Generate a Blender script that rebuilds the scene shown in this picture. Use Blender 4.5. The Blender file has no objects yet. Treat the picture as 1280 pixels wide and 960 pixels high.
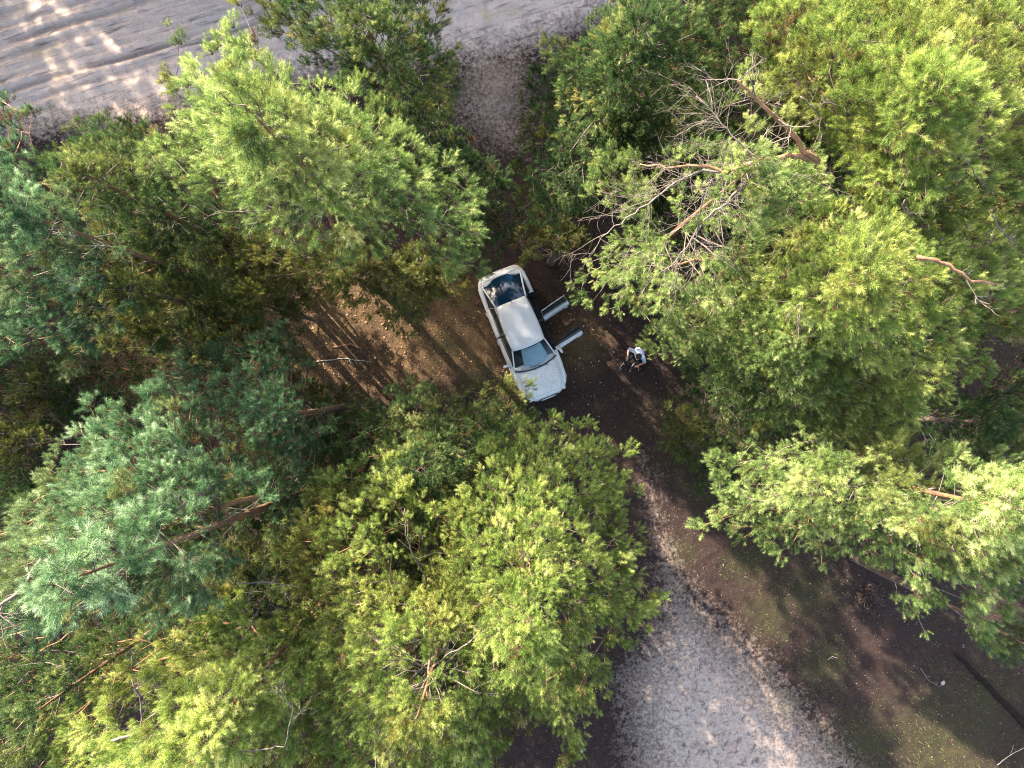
import bpy, bmesh, math, random
import numpy as np
from mathutils import Vector, Matrix, noise

# ------------------------------------------------------------------ camera, sky, sun, exposure
H = 23.0                      # drone height, metres
FPX = 853.33                  # focal length in photo pixels
scene = bpy.context.scene
cd = bpy.data.cameras.new('camera'); cam = bpy.data.objects.new('camera', cd)
scene.collection.objects.link(cam); cam.location = (0, 0, H); cam.rotation_euler = (0, 0, 0)
cd.sensor_width = 36; cd.lens = 24; cd.clip_start = 0.1; cd.clip_end = 5000
scene.camera = cam
SUN_EL = math.radians(27); SD = Vector((-0.67, 0.74, 0)).normalized()   # horizontal direction towards the sun
world = bpy.data.worlds.new('World'); scene.world = world; world.use_nodes = True
wn = world.node_tree; bg = wn.nodes['Background']
sky = wn.nodes.new('ShaderNodeTexSky'); sky.sky_type = 'NISHITA'; sky.sun_disc = False
sky.sun_elevation = SUN_EL; sky.sun_rotation = math.atan2(SD.x, SD.y)
sky.air_density = 1.0; sky.dust_density = 3.5; sky.ozone_density = 1.0
wn.links.new(sky.outputs[0], bg.inputs[0]); bg.inputs[1].default_value = 0.15
sl = bpy.data.lights.new('sun', 'SUN'); sl.energy = 5.0; sl.angle = math.radians(0.53); sl.color = (1, 0.90, 0.76)
sun = bpy.data.objects.new('sun', sl); scene.collection.objects.link(sun)
sdir = Vector((SD.x*math.cos(SUN_EL), SD.y*math.cos(SUN_EL), math.sin(SUN_EL)))
sun.rotation_euler = sdir.to_track_quat('Z', 'Y').to_euler(); sun.location = (-30, 34, 40)
scene.view_settings.view_transform = 'Standard'; scene.view_settings.look = 'None'
scene.view_settings.exposure = 2.2; scene.view_settings.gamma = 1.0
try:
    scene.cycles.max_bounces = 6; scene.cycles.diffuse_bounces = 3; scene.cycles.transmission_bounces = 4
    scene.cycles.transparent_max_bounces = 6; scene.cycles.use_denoising = True; scene.cycles.denoising_prefilter = 'NONE'; scene.cycles.denoising_input_passes = 'RGB_ALBEDO_NORMAL'; scene.cycles.filter_width = 1.0
except Exception: pass

# ------------------------------------------------------------------ helpers
COL = scene.collection
def P(x, y, z=0.0):
    return np.array([(x-640)/FPX*(H-z), (480-y)/FPX*(H-z), z])
def tag(o, label=None, cat=None, group=None, kind=None):
    if label: o['label'] = label
    if cat: o['category'] = cat
    if group: o['group'] = group
    if kind: o['kind'] = kind
    return o
def empty(name, loc=(0,0,0), rz=0):
    o = bpy.data.objects.new(name, None); COL.objects.link(o); o.location = loc; o.rotation_euler = (0,0,rz)
    o.empty_display_size = 0.2
    return o
def link(name, me, mat, parent=None, smooth=True):
    o = bpy.data.objects.new(name, me); COL.objects.link(o)
    if mat is not None and not me.materials: me.materials.append(mat)
    if parent is not None: o.parent = parent
    if smooth: me.shade_smooth()
    return o
def mesh_py(name, vs, fs, mat, parent=None, smooth=True):
    me = bpy.data.meshes.new(name); me.from_pydata([tuple(v) for v in vs], [], fs); me.update()
    return link(name, me, mat, parent, smooth)
def tri_mesh(name, verts, tints, mat, parent=None, smooth=False):
    """verts (N,3,3) separate triangles, tints (N,)"""
    n = len(verts); me = bpy.data.meshes.new(name)
    me.vertices.add(n*3); me.vertices.foreach_set('co', verts.astype(np.float32).ravel())
    me.loops.add(n*3); me.loops.foreach_set('vertex_index', np.arange(n*3, dtype=np.int32))
    me.polygons.add(n); me.polygons.foreach_set('loop_start', np.arange(0, n*3, 3, dtype=np.int32))
    me.update(calc_edges=True)
    a = me.attributes.new('tint', 'FLOAT', 'FACE'); a.data.foreach_set('value', tints.astype(np.float32))
    return link(name, me, mat, parent, smooth)
def box(bm, c, s, rot=None, bev=0):
    r = bmesh.ops.create_cube(bm, size=1)['verts']
    M = Matrix.Translation(Vector(c)) @ (rot.to_4x4() if rot else Matrix.Identity(4)) @ Matrix.Diagonal((*s, 1))
    bmesh.ops.transform(bm, matrix=M, verts=r)
    if bev:
        es = list({e for v in r for e in v.link_edges})
        bmesh.ops.bevel(bm, geom=es, offset=bev, segments=2, affect='EDGES')
def bm_obj(name, bm, mat, parent=None, smooth=False):
    me = bpy.data.meshes.new(name); bm.normal_update(); bm.to_mesh(me); bm.free()
    return link(name, me, mat, parent, smooth)
def frames(pts):
    pts = [Vector(p) for p in pts]; out = []
    for i, p in enumerate(pts):
        t = (pts[min(i+1, len(pts)-1)] - pts[max(i-1, 0)])
        t = t.normalized() if t.length > 1e-6 else Vector((0,0,1))
        up = Vector((0,0,1)) if abs(t.z) < 0.9 else Vector((1,0,0))
        a = t.cross(up).normalized(); out.append((p, a, a.cross(t).normalized()))
    return out
def add_tube(vs, fs, pts, rad, n=6, cap=True, bump=0):
    base = len(vs)
    for i, (p, a, b) in enumerate(frames(pts)):
        r = rad[i] if hasattr(rad, '__len__') else rad
        for k in range(n):
            q = 2*math.pi*k/n
            rr = r*(1+bump*random.uniform(-1, 1)) if bump else r
            vs.append(tuple(p + a*(math.cos(q)*rr) + b*(math.sin(q)*rr)))
    m = len(pts)
    for i in range(m-1):
        for k in range(n):
            k2 = (k+1) % n
            fs.append((base+i*n+k, base+(i+1)*n+k, base+(i+1)*n+k2, base+i*n+k2))
    if cap:
        fs.append(tuple(base+k for k in range(n))); fs.append(tuple(base+(m-1)*n+k for k in range(n-1, -1, -1)))
def inpoly(px, py, poly):
    poly = np.asarray(poly, float); px = np.asarray(px, float); py = np.asarray(py, float)
    r = np.zeros(px.shape, bool); n = len(poly); j = n-1
    for i in range(n):
        xi, yi = poly[i]; xj, yj = poly[j]
        c = ((yi > py) != (yj > py)) & (px < (xj-xi)*(py-yi)/(yj-yi+1e-9)+xi)
        r ^= c; j = i
    return r
def sdist(px, py, poly):
    """signed distance, positive inside"""
    poly = np.asarray(poly, float); d = np.full(px.shape, 1e9)
    for i in range(len(poly)):
        a = poly[i]; b = poly[(i+1) % len(poly)]; ab = b-a
        t = np.clip(((px-a[0])*ab[0]+(py-a[1])*ab[1])/(ab@ab+1e-9), 0, 1)
        d = np.minimum(d, np.hypot(px-a[0]-t*ab[0], py-a[1]-t*ab[1]))
    return np.where(inpoly(px, py, poly), d, -d)
def vnoise(x, y, z, seed=0):
    """vectorised value noise 0..1"""
    def h(i, j, k):
        n = (i*374761393 + j*668265263 + k*2147483647 + seed*974711) & 0x7fffffff
        n = ((n ^ (n >> 13)) * 1274126177) & 0x7fffffff
        return ((n ^ (n >> 16)) & 0xffff)/65535.0
    x, y, z = (np.asarray(v, float) for v in (x, y, z))
    xi, yi, zi = (np.floor(v).astype(np.int64) for v in (x, y, z))
    fx, fy, fz = x-xi, y-yi, z-zi
    fx, fy, fz = (f*f*(3-2*f) for f in (fx, fy, fz)); r = 0
    for a in (0, 1):
        for b in (0, 1):
            for c in (0, 1):
                r = r + h(xi+a, yi+b, zi+c)*(fx if a else 1-fx)*(fy if b else 1-fy)*(fz if c else 1-fz)
    return r

# ------------------------------------------------------------------ materials
class NT:
    def __init__(s, name):
        s.m = bpy.data.materials.new(name); s.m.use_nodes = True; s.t = s.m.node_tree
        s.b = s.t.nodes['Principled BSDF']; s.out = s.t.nodes['Material Output']
    def n(s, typ, **kw):
        o = s.t.nodes.new(typ)
        for k, v in kw.items():
            if k.startswith('i_'):
                key = k[2:]; key = int(key) if key.isdigit() else key.replace('_', ' ')
                o.inputs[key].default_value = v
            else: setattr(o, k, v)
        return o
    def l(s, a, b): s.t.links.new(a, b)
    def noise(s, vec, scale, detail=5, rough=0.6, dist=0):
        o = s.n('ShaderNodeTexNoise'); o.inputs['Scale'].default_value = scale
        o.inputs['Detail'].default_value = detail; o.inputs['Roughness'].default_value = rough
        o.inputs['Distortion'].default_value = dist
        if vec is not None: s.l(vec, o.inputs['Vector'])
        return o.outputs['Fac']
    def ramp(s, fac, stops):
        o = s.n('ShaderNodeValToRGB'); e = o.color_ramp.elements
        while len(e) < len(stops): e.new(0.5)
        for i, (p, c) in enumerate(stops):
            e[i].position = p; e[i].color = (*c, 1) if len(c) == 3 else c
        s.l(fac, o.inputs[0]); return o.outputs[0]
    def mix(s, fac, a, b, typ='MIX'):
        o = s.n('ShaderNodeMix', data_type='RGBA', blend_type=typ)
        for sock, v in ((o.inputs[0], fac), (o.inputs[6], a), (o.inputs[7], b)):
            if hasattr(v, 'node'): s.l(v, sock)
            elif isinstance(v, (int, float)): sock.default_value = v
            else: sock.default_value = (*v, 1)
        return o.outputs[2]
    def math(s, op, a, b=None, clamp=False):
        o = s.n('ShaderNodeMath', operation=op, use_clamp=clamp)
        for sock, v in ((o.inputs[0], a), (o.inputs[1], b)):
            if v is None: continue
            if hasattr(v, 'node'): s.l(v, sock)
            else: sock.default_value = v
        return o.outputs[0]
    def attr(s, name): return s.n('ShaderNodeAttribute', attribute_name=name).outputs['Fac']
    def coord(s, kind='Object'): return s.n('ShaderNodeTexCoord').outputs[kind]
    def bump(s, h, strength=0.3, dist=0.02):
        o = s.n('ShaderNodeBump'); o.inputs['Strength'].default_value = strength; o.inputs['Distance'].default_value = dist
        s.l(h, o.inputs['Height']); s.l(o.outputs[0], s.b.inputs['Normal'])
def plain(name, col, rough=0.5, metal=0, var=0.15, scale=8, coat=0, spec=0.5, bump=0):
    t = NT(name); c = t.coord(); f = t.noise(c, scale)
    lo = tuple(v*(1-var) for v in col); hi = tuple(min(1, v*(1+var)) for v in col)
    t.l(t.ramp(f, [(0.3, lo), (0.7, hi)]), t.b.inputs['Base Color'])
    t.b.inputs['Roughness'].default_value = rough; t.b.inputs['Metallic'].default_value = metal
    t.b.inputs['Coat Weight'].default_value = coat; t.b.inputs['Coat Roughness'].default_value = 0.05
    t.b.inputs['Specular IOR Level'].default_value = spec
    if bump: t.bump(t.noise(c, scale*6), bump, 0.01)
    return t.m
def needles(name, stops, transl=0.4):
    t = NT(name); ai = t.n('ShaderNodeAttribute', attribute_name='tint', attribute_type='INSTANCER').outputs['Fac']
    aw = t.n('ShaderNodeAttribute', attribute_name='warm', attribute_type='INSTANCER').outputs['Fac']
    nt = t.attr('nt'); wood = t.math('LESS_THAN', nt, -0.5)
    a = t.math('ADD', ai, nt, True); col = t.ramp(a, stops)
    warm = t.ramp(a, [(0, (0.07, 0.06, 0.015)), (0.5, (0.20, 0.19, 0.04)), (0.85, (0.38, 0.34, 0.09)), (1, (0.62, 0.52, 0.22))])
    col = t.mix(aw, col, warm); col = t.mix(wood, col, (0.14, 0.09, 0.06))
    t.l(col, t.b.inputs['Base Color']); t.b.inputs['Roughness'].default_value = 0.4
    t.b.inputs['Specular IOR Level'].default_value = 0.28
    tr = t.n('ShaderNodeBsdfTranslucent')
    hs = t.n('ShaderNodeHueSaturation'); hs.inputs['Hue'].default_value = 0.485; hs.inputs['Saturation'].default_value = 1.1
    hs.inputs['Value'].default_value = 1.25; t.l(col, hs.inputs['Color']); t.l(hs.outputs[0], tr.inputs[0])
    mx = t.n('ShaderNodeMixShader'); t.l(t.math('MULTIPLY', t.math('SUBTRACT', 1.0, wood), transl), mx.inputs[0])
    t.l(t.b.outputs[0], mx.inputs[1]); t.l(tr.outputs[0], mx.inputs[2]); t.l(mx.outputs[0], t.out.inputs[0])
    return t.m
BROWN = (0.16, 0.085, 0.035)
M = {}
M['yellow'] = needles('needles_yellow_green', [(0, BROWN), (0.05, (0.065, 0.11, 0.022)), (0.4, (0.165, 0.25, 0.056)), (0.7, (0.37, 0.44, 0.11)), (1, (0.66, 0.68, 0.27))])
M['green'] = needles('needles_green', [(0, BROWN), (0.04, (0.045, 0.09, 0.025)), (0.4, (0.125, 0.20, 0.055)), (0.7, (0.29, 0.38, 0.115)), (1, (0.58, 0.63, 0.28))])
M['blue'] = needles('needles_blue_green', [(0, BROWN), (0.02, (0.025, 0.07, 0.035)), (0.4, (0.08, 0.165, 0.07)), (0.7, (0.20, 0.32, 0.15)), (1, (0.52, 0.62, 0.42))])
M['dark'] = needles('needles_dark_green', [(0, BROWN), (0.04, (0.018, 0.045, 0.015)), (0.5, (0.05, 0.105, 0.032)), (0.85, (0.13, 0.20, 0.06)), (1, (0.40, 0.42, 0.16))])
M['olive'] = needles('needles_olive', [(0, BROWN), (0.08, (0.055, 0.07, 0.018)), (0.45, (0.125, 0.155, 0.038)), (0.8, (0.25, 0.28, 0.075)), (1, (0.52, 0.50, 0.2))])
def bark_mat(name, lo, hi, spot, sc):
    t = NT(name); c = t.coord(); f = t.noise(c, sc, 8, 0.7, 0.4)
    col = t.ramp(f, [(0.3, lo), (0.6, hi), (0.8, spot)])
    t.l(col, t.b.inputs['Base Color']); t.b.inputs['Roughness'].default_value = 0.85
    t.bump(t.noise(c, sc*3, 6), 0.6, 0.01); return t.m
M['bark_orange'] = bark_mat('pine_bark_orange', (0.15, 0.07, 0.035), (0.36, 0.18, 0.085), (0.52, 0.36, 0.24), 9)
M['bark_grey'] = bark_mat('twig_bark_grey', (0.08, 0.06, 0.05), (0.20, 0.155, 0.13), (0.36, 0.31, 0.27), 14)
def trunk_mat():
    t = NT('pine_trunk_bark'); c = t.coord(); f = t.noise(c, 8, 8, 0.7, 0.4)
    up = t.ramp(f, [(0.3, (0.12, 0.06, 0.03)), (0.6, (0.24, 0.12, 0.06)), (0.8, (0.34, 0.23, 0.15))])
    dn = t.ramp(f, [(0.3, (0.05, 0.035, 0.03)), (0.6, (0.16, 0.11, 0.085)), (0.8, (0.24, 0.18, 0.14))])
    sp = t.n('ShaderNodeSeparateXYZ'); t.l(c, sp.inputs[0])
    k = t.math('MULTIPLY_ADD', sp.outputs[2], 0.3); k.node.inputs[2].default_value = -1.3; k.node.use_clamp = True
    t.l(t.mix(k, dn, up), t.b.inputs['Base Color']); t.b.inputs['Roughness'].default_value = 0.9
    t.bump(t.noise(c, 20, 6), 0.8, 0.02); return t.m
M['trunk'] = trunk_mat()

# ------------------------------------------------------------------ ground
def gp(pts): return [tuple(P(x, y)[:2]) for x, y in pts]
ROAD = gp([(-2500, 950), (-300, 270), (-60, 185), (60, 165), (190, 148), (300, 118), (420, 95), (520, 78), (590, 75), (660, 62), (740, 30), (900, -60), (1500, -260), (4000, -1040), (4000, -1300), (1500, -540), (700, -290), (60, -80), (-300, 20), (-2500, 700)])
TRACK = gp([(790, 560), (800, 640), (806, 760), (752, 850), (766, 960), (770, 1200), (1500, 1300), (1110, 975), (1035, 890), (960, 800), (880, 728), (838, 650), (815, 560)])
GAP = gp([(560, 30), (690, 60), (680, 150), (670, 215), (600, 200), (545, 150)])
def gz(x, y):
    x = np.asarray(x, float); y = np.asarray(y, float); z0 = np.zeros_like(x)
    z = 0.16*(vnoise(x*0.22, y*0.22, z0, 3)-0.5) + 0.07*(vnoise(x*0.9, y*0.9, z0, 4)-0.5)
    flat = np.clip(np.hypot(x-0.4, y-1.6)/3.0-0.6, 0, 1); z = z*flat
    pf = np.clip(np.hypot(x-4.0, y-0.8)/1.2-0.5, 0, 1); return z*pf
def axis(a, b, st, far):
    c = np.arange(a, b+1e-6, st); g = []; d = st
    v = b
    while v < far: d *= 1.35; v += d; g.append(v)
    lo = []; d = st; v = a
    while v > -far: d *= 1.35; v -= d; lo.append(v)
    return np.concatenate([lo[::-1], c, g])
xs = axis(-18.5, 18.5, 0.07, 900); ys = axis(-14, 15, 0.06, 900)
GX, GY = np.meshgrid(xs, ys); fx, fy = GX.ravel(), GY.ravel()
rd = sdist(fx, fy, ROAD); td = sdist(fx, fy, TRACK); gd = sdist(fx, fy, GAP)
Z = gz(fx, fy)
Z = np.where(np.hypot(fx, fy) > 60, 0, Z)
# wheel ruts along the sandy road (direction measured on the photograph)
rdir = np.array([0.955, 0.296]); rn = np.array([-rdir[1], rdir[0]])
o0 = P(0, 125)[:2]; q = (fx-o0[0])*rn[0] + (fy-o0[1])*rn[1] + 0.10*(vnoise(fx*0.25, fy*0.25, 0*fx, 8)-0.5)
along = fx*rdir[0]+fy*rdir[1]
inroad = np.clip(rd/0.8, 0, 1)
rut = 0*fx
for off, dp, wd in ((-0.35, 0.05, 0.09), (-0.1, 0.06, 0.07), (0.15, 0.08, 0.10), (0.36, 0.04, 0.06), (0.62, 0.05, 0.07), (0.85, 0.03, 0.06), (1.25, 0.06, 0.10), (1.42, 0.03, 0.05), (1.75, 0.07, 0.12), (2.05, 0.03, 0.05), (2.3, 0.05, 0.08), (2.75, 0.05, 0.10), (3.1, 0.03, 0.06), (3.6, 0.06, 0.12)):
    qq = q-off+0.02*np.sin(along*0.7+off*5)
    amp = np.clip(1.5*vnoise(along*0.35, off*9+0*fx, 0*fx, 12)-0.25, 0, 1)*(1.1 if off in (0.15, 1.75, -0.1) else 0.6)
    dp *= 1.25; rut -= amp*dp*np.exp(-(qq/wd)**2); rut += 0.45*amp*dp*np.exp(-((np.abs(qq)-2.1*wd)/(0.8*wd))**2)
Z += rut*inroad
Z += inroad*0.045*(vnoise(along*1.1, q*5, 0*fx, 21)-0.5)
near = np.clip((30-np.hypot(fx, fy))/10, 0, 1)
sandy = np.clip(td/0.7+0.5, 0, 1)
Z += near*(0.035+0.03*sandy)*(vnoise(fx*3.1, fy*3.1, 0*fx, 31)-0.5)
Z += near*0.022*(vnoise(fx*7.3, fy*7.3, 0*fx, 32)-0.5)
car_flat = np.clip(np.hypot(fx-0.4, fy-1.6)/2.4-0.6, 0.15, 1); Z = np.where(np.hypot(fx-0.4, fy-1.6) < 4, Z*car_flat, Z)
def blob(x, y, r): c = P(x, y)[:2]; return np.clip(1-np.hypot(fx-c[0], fy-c[1])/(r/37.1), 0, 1)
moss = np.zeros_like(fx)
for x, y, r in ((1180, 930, 150), (1080, 930, 90), (1230, 880, 90), (960, 770, 60), (1010, 740, 70), (1030, 830, 60), (935, 700, 60), (870, 560, 80), (845, 520, 60), (880, 610, 50), (850, 690, 35), (700, 120, 40), (570, 110, 40), (980, 880, 40), (600, 470, 40), (560, 430, 35)):
    moss = np.maximum(moss, blob(x, y, r))
moss = np.maximum(moss, 0.6*np.clip(vnoise(fx*0.16, fy*0.16, 0*fx, 44)*2-1.05, 0, 1)*(np.hypot(fx, fy) > 16))
leafy = np.zeros_like(fx)
for x, y, r in ((570, 400, 75), (600, 440, 60), (540, 360, 60), (500, 430, 110), (430, 400, 110), (380, 440, 120), (300, 460, 110), (622, 88, 48), (200, 470, 90), (720, 430, 55)):
    leafy = np.maximum(leafy, blob(x, y, r)*(0.75+0.5*vnoise(fx*1.2, fy*1.2, 0*fx, 61)))
nx, ny = len(xs), len(ys)
me = bpy.data.meshes.new('ground')
me.vertices.add(nx*ny); me.vertices.foreach_set('co', np.stack([fx, fy, Z], 1).astype(np.float32).ravel())
I = np.arange((ny-1)*(nx-1)); r0 = I//(nx-1); c0 = I % (nx-1); v0 = r0*nx+c0
quads = np.stack([v0, v0+1, v0+1+nx, v0+nx], 1).astype(np.int32)
me.loops.add(len(I)*4); me.loops.foreach_set('vertex_index', quads.ravel())
me.polygons.add(len(I)); me.polygons.foreach_set('loop_start', np.arange(0, len(I)*4, 4, dtype=np.int32))
me.update(calc_edges=True)
for nm, arr in (('road', rd), ('track', td), ('gap', gd), ('moss', moss), ('leafy', leafy), ('rut', np.clip(-rut*inroad/0.08, 0, 1))):
    a = me.attributes.new(nm, 'FLOAT', 'POINT'); a.data.foreach_set('value', np.clip(arr, -5, 5).astype(np.float32))
def ground_mat():
    t = NT('forest_floor_and_sand'); c = t.coord()
    n1 = t.noise(c, 1.3, 8, 0.7, 0.6); n2 = t.noise(c, 9, 8, 0.75); n3 = t.noise(c, 34, 6, 0.75); n4 = t.noise(c, 3.5, 7, 0.7, 0.8)
    soil = t.ramp(n3, [(0.32, (0.009, 0.006, 0.005)), (0.5, (0.032, 0.020, 0.016)), (0.66, (0.072, 0.047, 0.038)), (0.78, (0.20, 0.14, 0.115))])
    soil2 = t.ramp(n2, [(0.35, (0.014, 0.009, 0.008)), (0.65, (0.055, 0.035, 0.029))])
    soil = t.mix(0.5, soil, soil2); soil = t.mix(1.0, soil, (1.05, 1.0, 0.97), 'MULTIPLY')
    leaf = t.ramp(n3, [(0.3, (0.03, 0.018, 0.009)), (0.52, (0.13, 0.08, 0.036)), (0.75, (0.32, 0.215, 0.11))])
    lf = t.math('MULTIPLY', t.attr('leafy'), 1.4); lf = t.math('MULTIPLY', lf, t.ramp(n4, [(0.3, (0.2,)*3), (0.6, (1,)*3)]), True)
    col = t.mix(lf, soil, leaf)
    mo = t.ramp(n3, [(0.3, (0.018, 0.020, 0.008)), (0.55, (0.055, 0.058, 0.018)), (0.75, (0.14, 0.13, 0.04))])
    mf = t.math('ADD', t.math('MULTIPLY', t.attr('moss'), 1.5), t.math('MULTIPLY', t.math('SUBTRACT', n4, 0.62), 3.5), True)
    mf = t.math('MULTIPLY', mf, t.math('MULTIPLY', t.attr('moss'), 3, True)); mf = t.math('MULTIPLY', mf, 0.5)
    col = t.mix(mf, col, mo)
    # sand: pale grey-beige, mottled with dark litter
    sand = t.ramp(n2, [(0.3, (0.30, 0.225, 0.18)), (0.5, (0.51, 0.395, 0.32)), (0.7, (0.66, 0.52, 0.43))])
    sand = t.mix(t.ramp(n4, [(0.5, (0,)*3), (0.62, (0.85,)*3)]), sand, (0.13, 0.095, 0.085))
    def mask(att, k, nn, amp, off=0.0):
        v = t.math('MULTIPLY', t.attr(att), k); v = t.math('ADD', v, off)
        w = t.math('MULTIPLY', t.math('SUBTRACT', nn, 0.5), amp); return t.math('ADD', v, w, True)
    ntr = t.mix(0.5, n4, n2)
    tm = mask('track', 0.5, ntr, 3.6, -0.10)
    tm = t.math('MULTIPLY', tm, 0.88)
    col = t.mix(tm, col, sand)
    gm = t.math('MULTIPLY', mask('gap', 0.8, ntr, 6.0, -0.25), 0.45)
    col = t.mix(gm, col, sand)
    rm = mask('road', 0.8, ntr, 3.4, 0.25)
    rs = t.ramp(n4, [(0.25, (0.48, 0.36, 0.29)), (0.5, (0.64, 0.49, 0.40)), (0.75, (0.72, 0.57, 0.47))])
    mp = t.n('ShaderNodeMapping'); mp.inputs['Scale'].default_value = (0.5, 4.5, 1); m0 = t.n('ShaderNodeMapping'); m0.inputs['Rotation'].default_value = (0, 0, math.radians(-17.2)); t.l(c, m0.inputs[0]); t.l(m0.outputs[0], mp.inputs[0])
    st = t.noise(mp.outputs[0], 1.6, 7, 0.65, 0.3)
    rs = t.mix(t.ramp(st, [(0.30, (0.9,)*3), (0.47, (0.0,)*3)]), rs, (0.17, 0.125, 0.11))
    rs = t.mix(t.ramp(n3, [(0.58, (0,)*3), (0.72, (0.7,)*3)]), rs, (0.16, 0.12, 0.10))
    rs = t.mix(t.math('MULTIPLY', t.attr('rut'), t.ramp(n2, [(0.3, (0.85,)*3), (0.7, (0.45,)*3)])), rs, (0.15, 0.11, 0.095))  # shading of the rut hollows put into the colour, together with gathered litter
    dry = t.math('MULTIPLY', t.ramp(t.noise(c, 0.75, 5, 0.6), [(0.56, (0,)*3), (0.68, (0.75,)*3)]), 1.0)
    rs = t.mix(dry, rs, t.ramp(n3, [(0.35, (0.33, 0.24, 0.14)), (0.65, (0.62, 0.48, 0.30))]))
    col = t.mix(rm, col, rs)
    t.l(col, t.b.inputs['Base Color']); t.b.inputs['Roughness'].default_value = 0.95; t.b.inputs['Specular IOR Level'].default_value = 0.2
    hb = t.math('ADD', t.math('MULTIPLY', n3, 0.5), n2); t.bump(hb, 0.65, 0.05)
    return t.m
ground = link('ground', me, ground_mat()); tag(ground, kind='structure')

# ------------------------------------------------------------------ small stuff on the ground
rng = np.random.default_rng(7)
def ground_h(x, y): 
    ix = np.clip(np.searchsorted(xs, x)-1, 0, nx-2); iy = np.clip(np.searchsorted(ys, y)-1, 0, ny-2)
    Zg = Z.reshape(ny, nx); return np.maximum(np.maximum(Zg[iy, ix], Zg[iy+1, ix]), np.maximum(Zg[iy, ix+1], Zg[iy+1, ix+1]))
def chips(name, n, label, mat, smin, smax, keep, elong=2.5, zoff=0.004, tilt=0.35):
    x = rng.uniform(-17.5, 17.5, n*4); y = rng.uniform(-13.5, 13.8, n*4)
    k = keep(x, y) > rng.random(n*4); x, y = x[k][:n], y[k][:n]; n = len(x)
    a = rng.uniform(0, 2*np.pi, n); s = rng.uniform(smin, smax, n); e = s/rng.uniform(elong*0.6, elong*1.6, n)
    c = np.stack([x, y, ground_h(x, y)+zoff+rng.uniform(0, 0.015, n)], 1)
    u = np.stack([np.cos(a), np.sin(a), rng.uniform(-tilt, tilt, n)], 1)*s[:, None]/2
    v = np.stack([-np.sin(a), np.cos(a), rng.uniform(-tilt, tilt, n)], 1)*e[:, None]/2
    t1 = np.stack([c-u, c+v, c+u], 1); t2 = np.stack([c-u, c+u, c-v+np.array([0, 0, 0.004])], 1)
    tn = rng.random(n); o = tri_mesh(name, np.concatenate([t1, t2]), np.concatenate([tn, tn]), mat)
    return tag(o, label, name.replace('_', ' '), kind='stuff')
def tinted(name, stops, rough=0.8):
    t = NT(name); t.l(t.ramp(t.attr('tint'), stops), t.b.inputs['Base Color']); t.b.inputs['Roughness'].default_value = rough; return t.m
mlit = tinted('dead_litter', [(0, (0.03, 0.018, 0.014)), (0.5, (0.12, 0.075, 0.055)), (0.9, (0.20, 0.135, 0.10)), (1, (0.40, 0.33, 0.28))])
mleaf = tinted('dry_leaves', [(0, (0.10, 0.04, 0.02)), (0.5, (0.20, 0.10, 0.05)), (0.9, (0.34, 0.20, 0.11)), (1, (0.5, 0.35, 0.23))])
mgrass = tinted('grass_blades', [(0, (0.035, 0.05, 0.012)), (0.5, (0.08, 0.11, 0.025)), (0.85, (0.12, 0.14, 0.04)), (1, (0.20, 0.19, 0.08))])
def fld(arr):
    A = arr.reshape(ny, nx)
    def f(x, y):
        ix = np.clip(np.searchsorted(xs, x)-1, 0, nx-1); iy = np.clip(np.searchsorted(ys, y)-1, 0, ny-1); return A[iy, ix]
    return f
Frd, Ftd, Fmo, Fle = fld(rd), fld(td), fld(moss), fld(leafy)
chips('forest_litter', 26000, 'brown needle and bark litter strewn over the dark forest floor', mlit, 0.025, 0.08,
      lambda x, y: np.where(Frd(x, y) > 0, 0.05, np.where(Ftd(x, y) > 0.3, 0.10, 0.9)), 3.0)
chips('fallen_leaves', 9000, 'dry orange brown leaves lying left of the car and in the sunlit glade', mleaf, 0.03, 0.085,
      lambda x, y: np.clip(Fle(x, y)*1.8, 0, 1)*(Frd(x, y) < 0.3), 1.5, 0.01, 0.6)
def grass():
    n = 26000; x = rng.uniform(-17.5, 17.5, n*5); y = rng.uniform(-13.5, 13.8, n*5)
    k = (np.clip(Fmo(x, y)*1.3-0.1, 0, 1)*np.clip(vnoise(x*1.3, y*1.3, 0*x, 5)*2.4-0.7, 0, 1)*(Frd(x, y) < 0.2)*(Ftd(x, y) < 0.1)) > rng.random(n*5)
    x, y = x[k][:n], y[k][:n]; n = len(x); a = rng.uniform(0, 2*np.pi, n); h = rng.uniform(0.04, 0.13, n)
    c = np.stack([x, y, ground_h(x, y)-0.01], 1); s = np.stack([-np.sin(a), np.cos(a), 0*a], 1)*0.007
    tip = c+np.stack([np.cos(a)*h*0.9, np.sin(a)*h*0.9, h], 1)
    o = tri_mesh('grass', np.stack([c-s, c+s, tip], 1), rng.random(n), mgrass)
    tag(o, 'short sparse grass and moss beside the sandy track', 'grass', kind='stuff')
grass()

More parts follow.
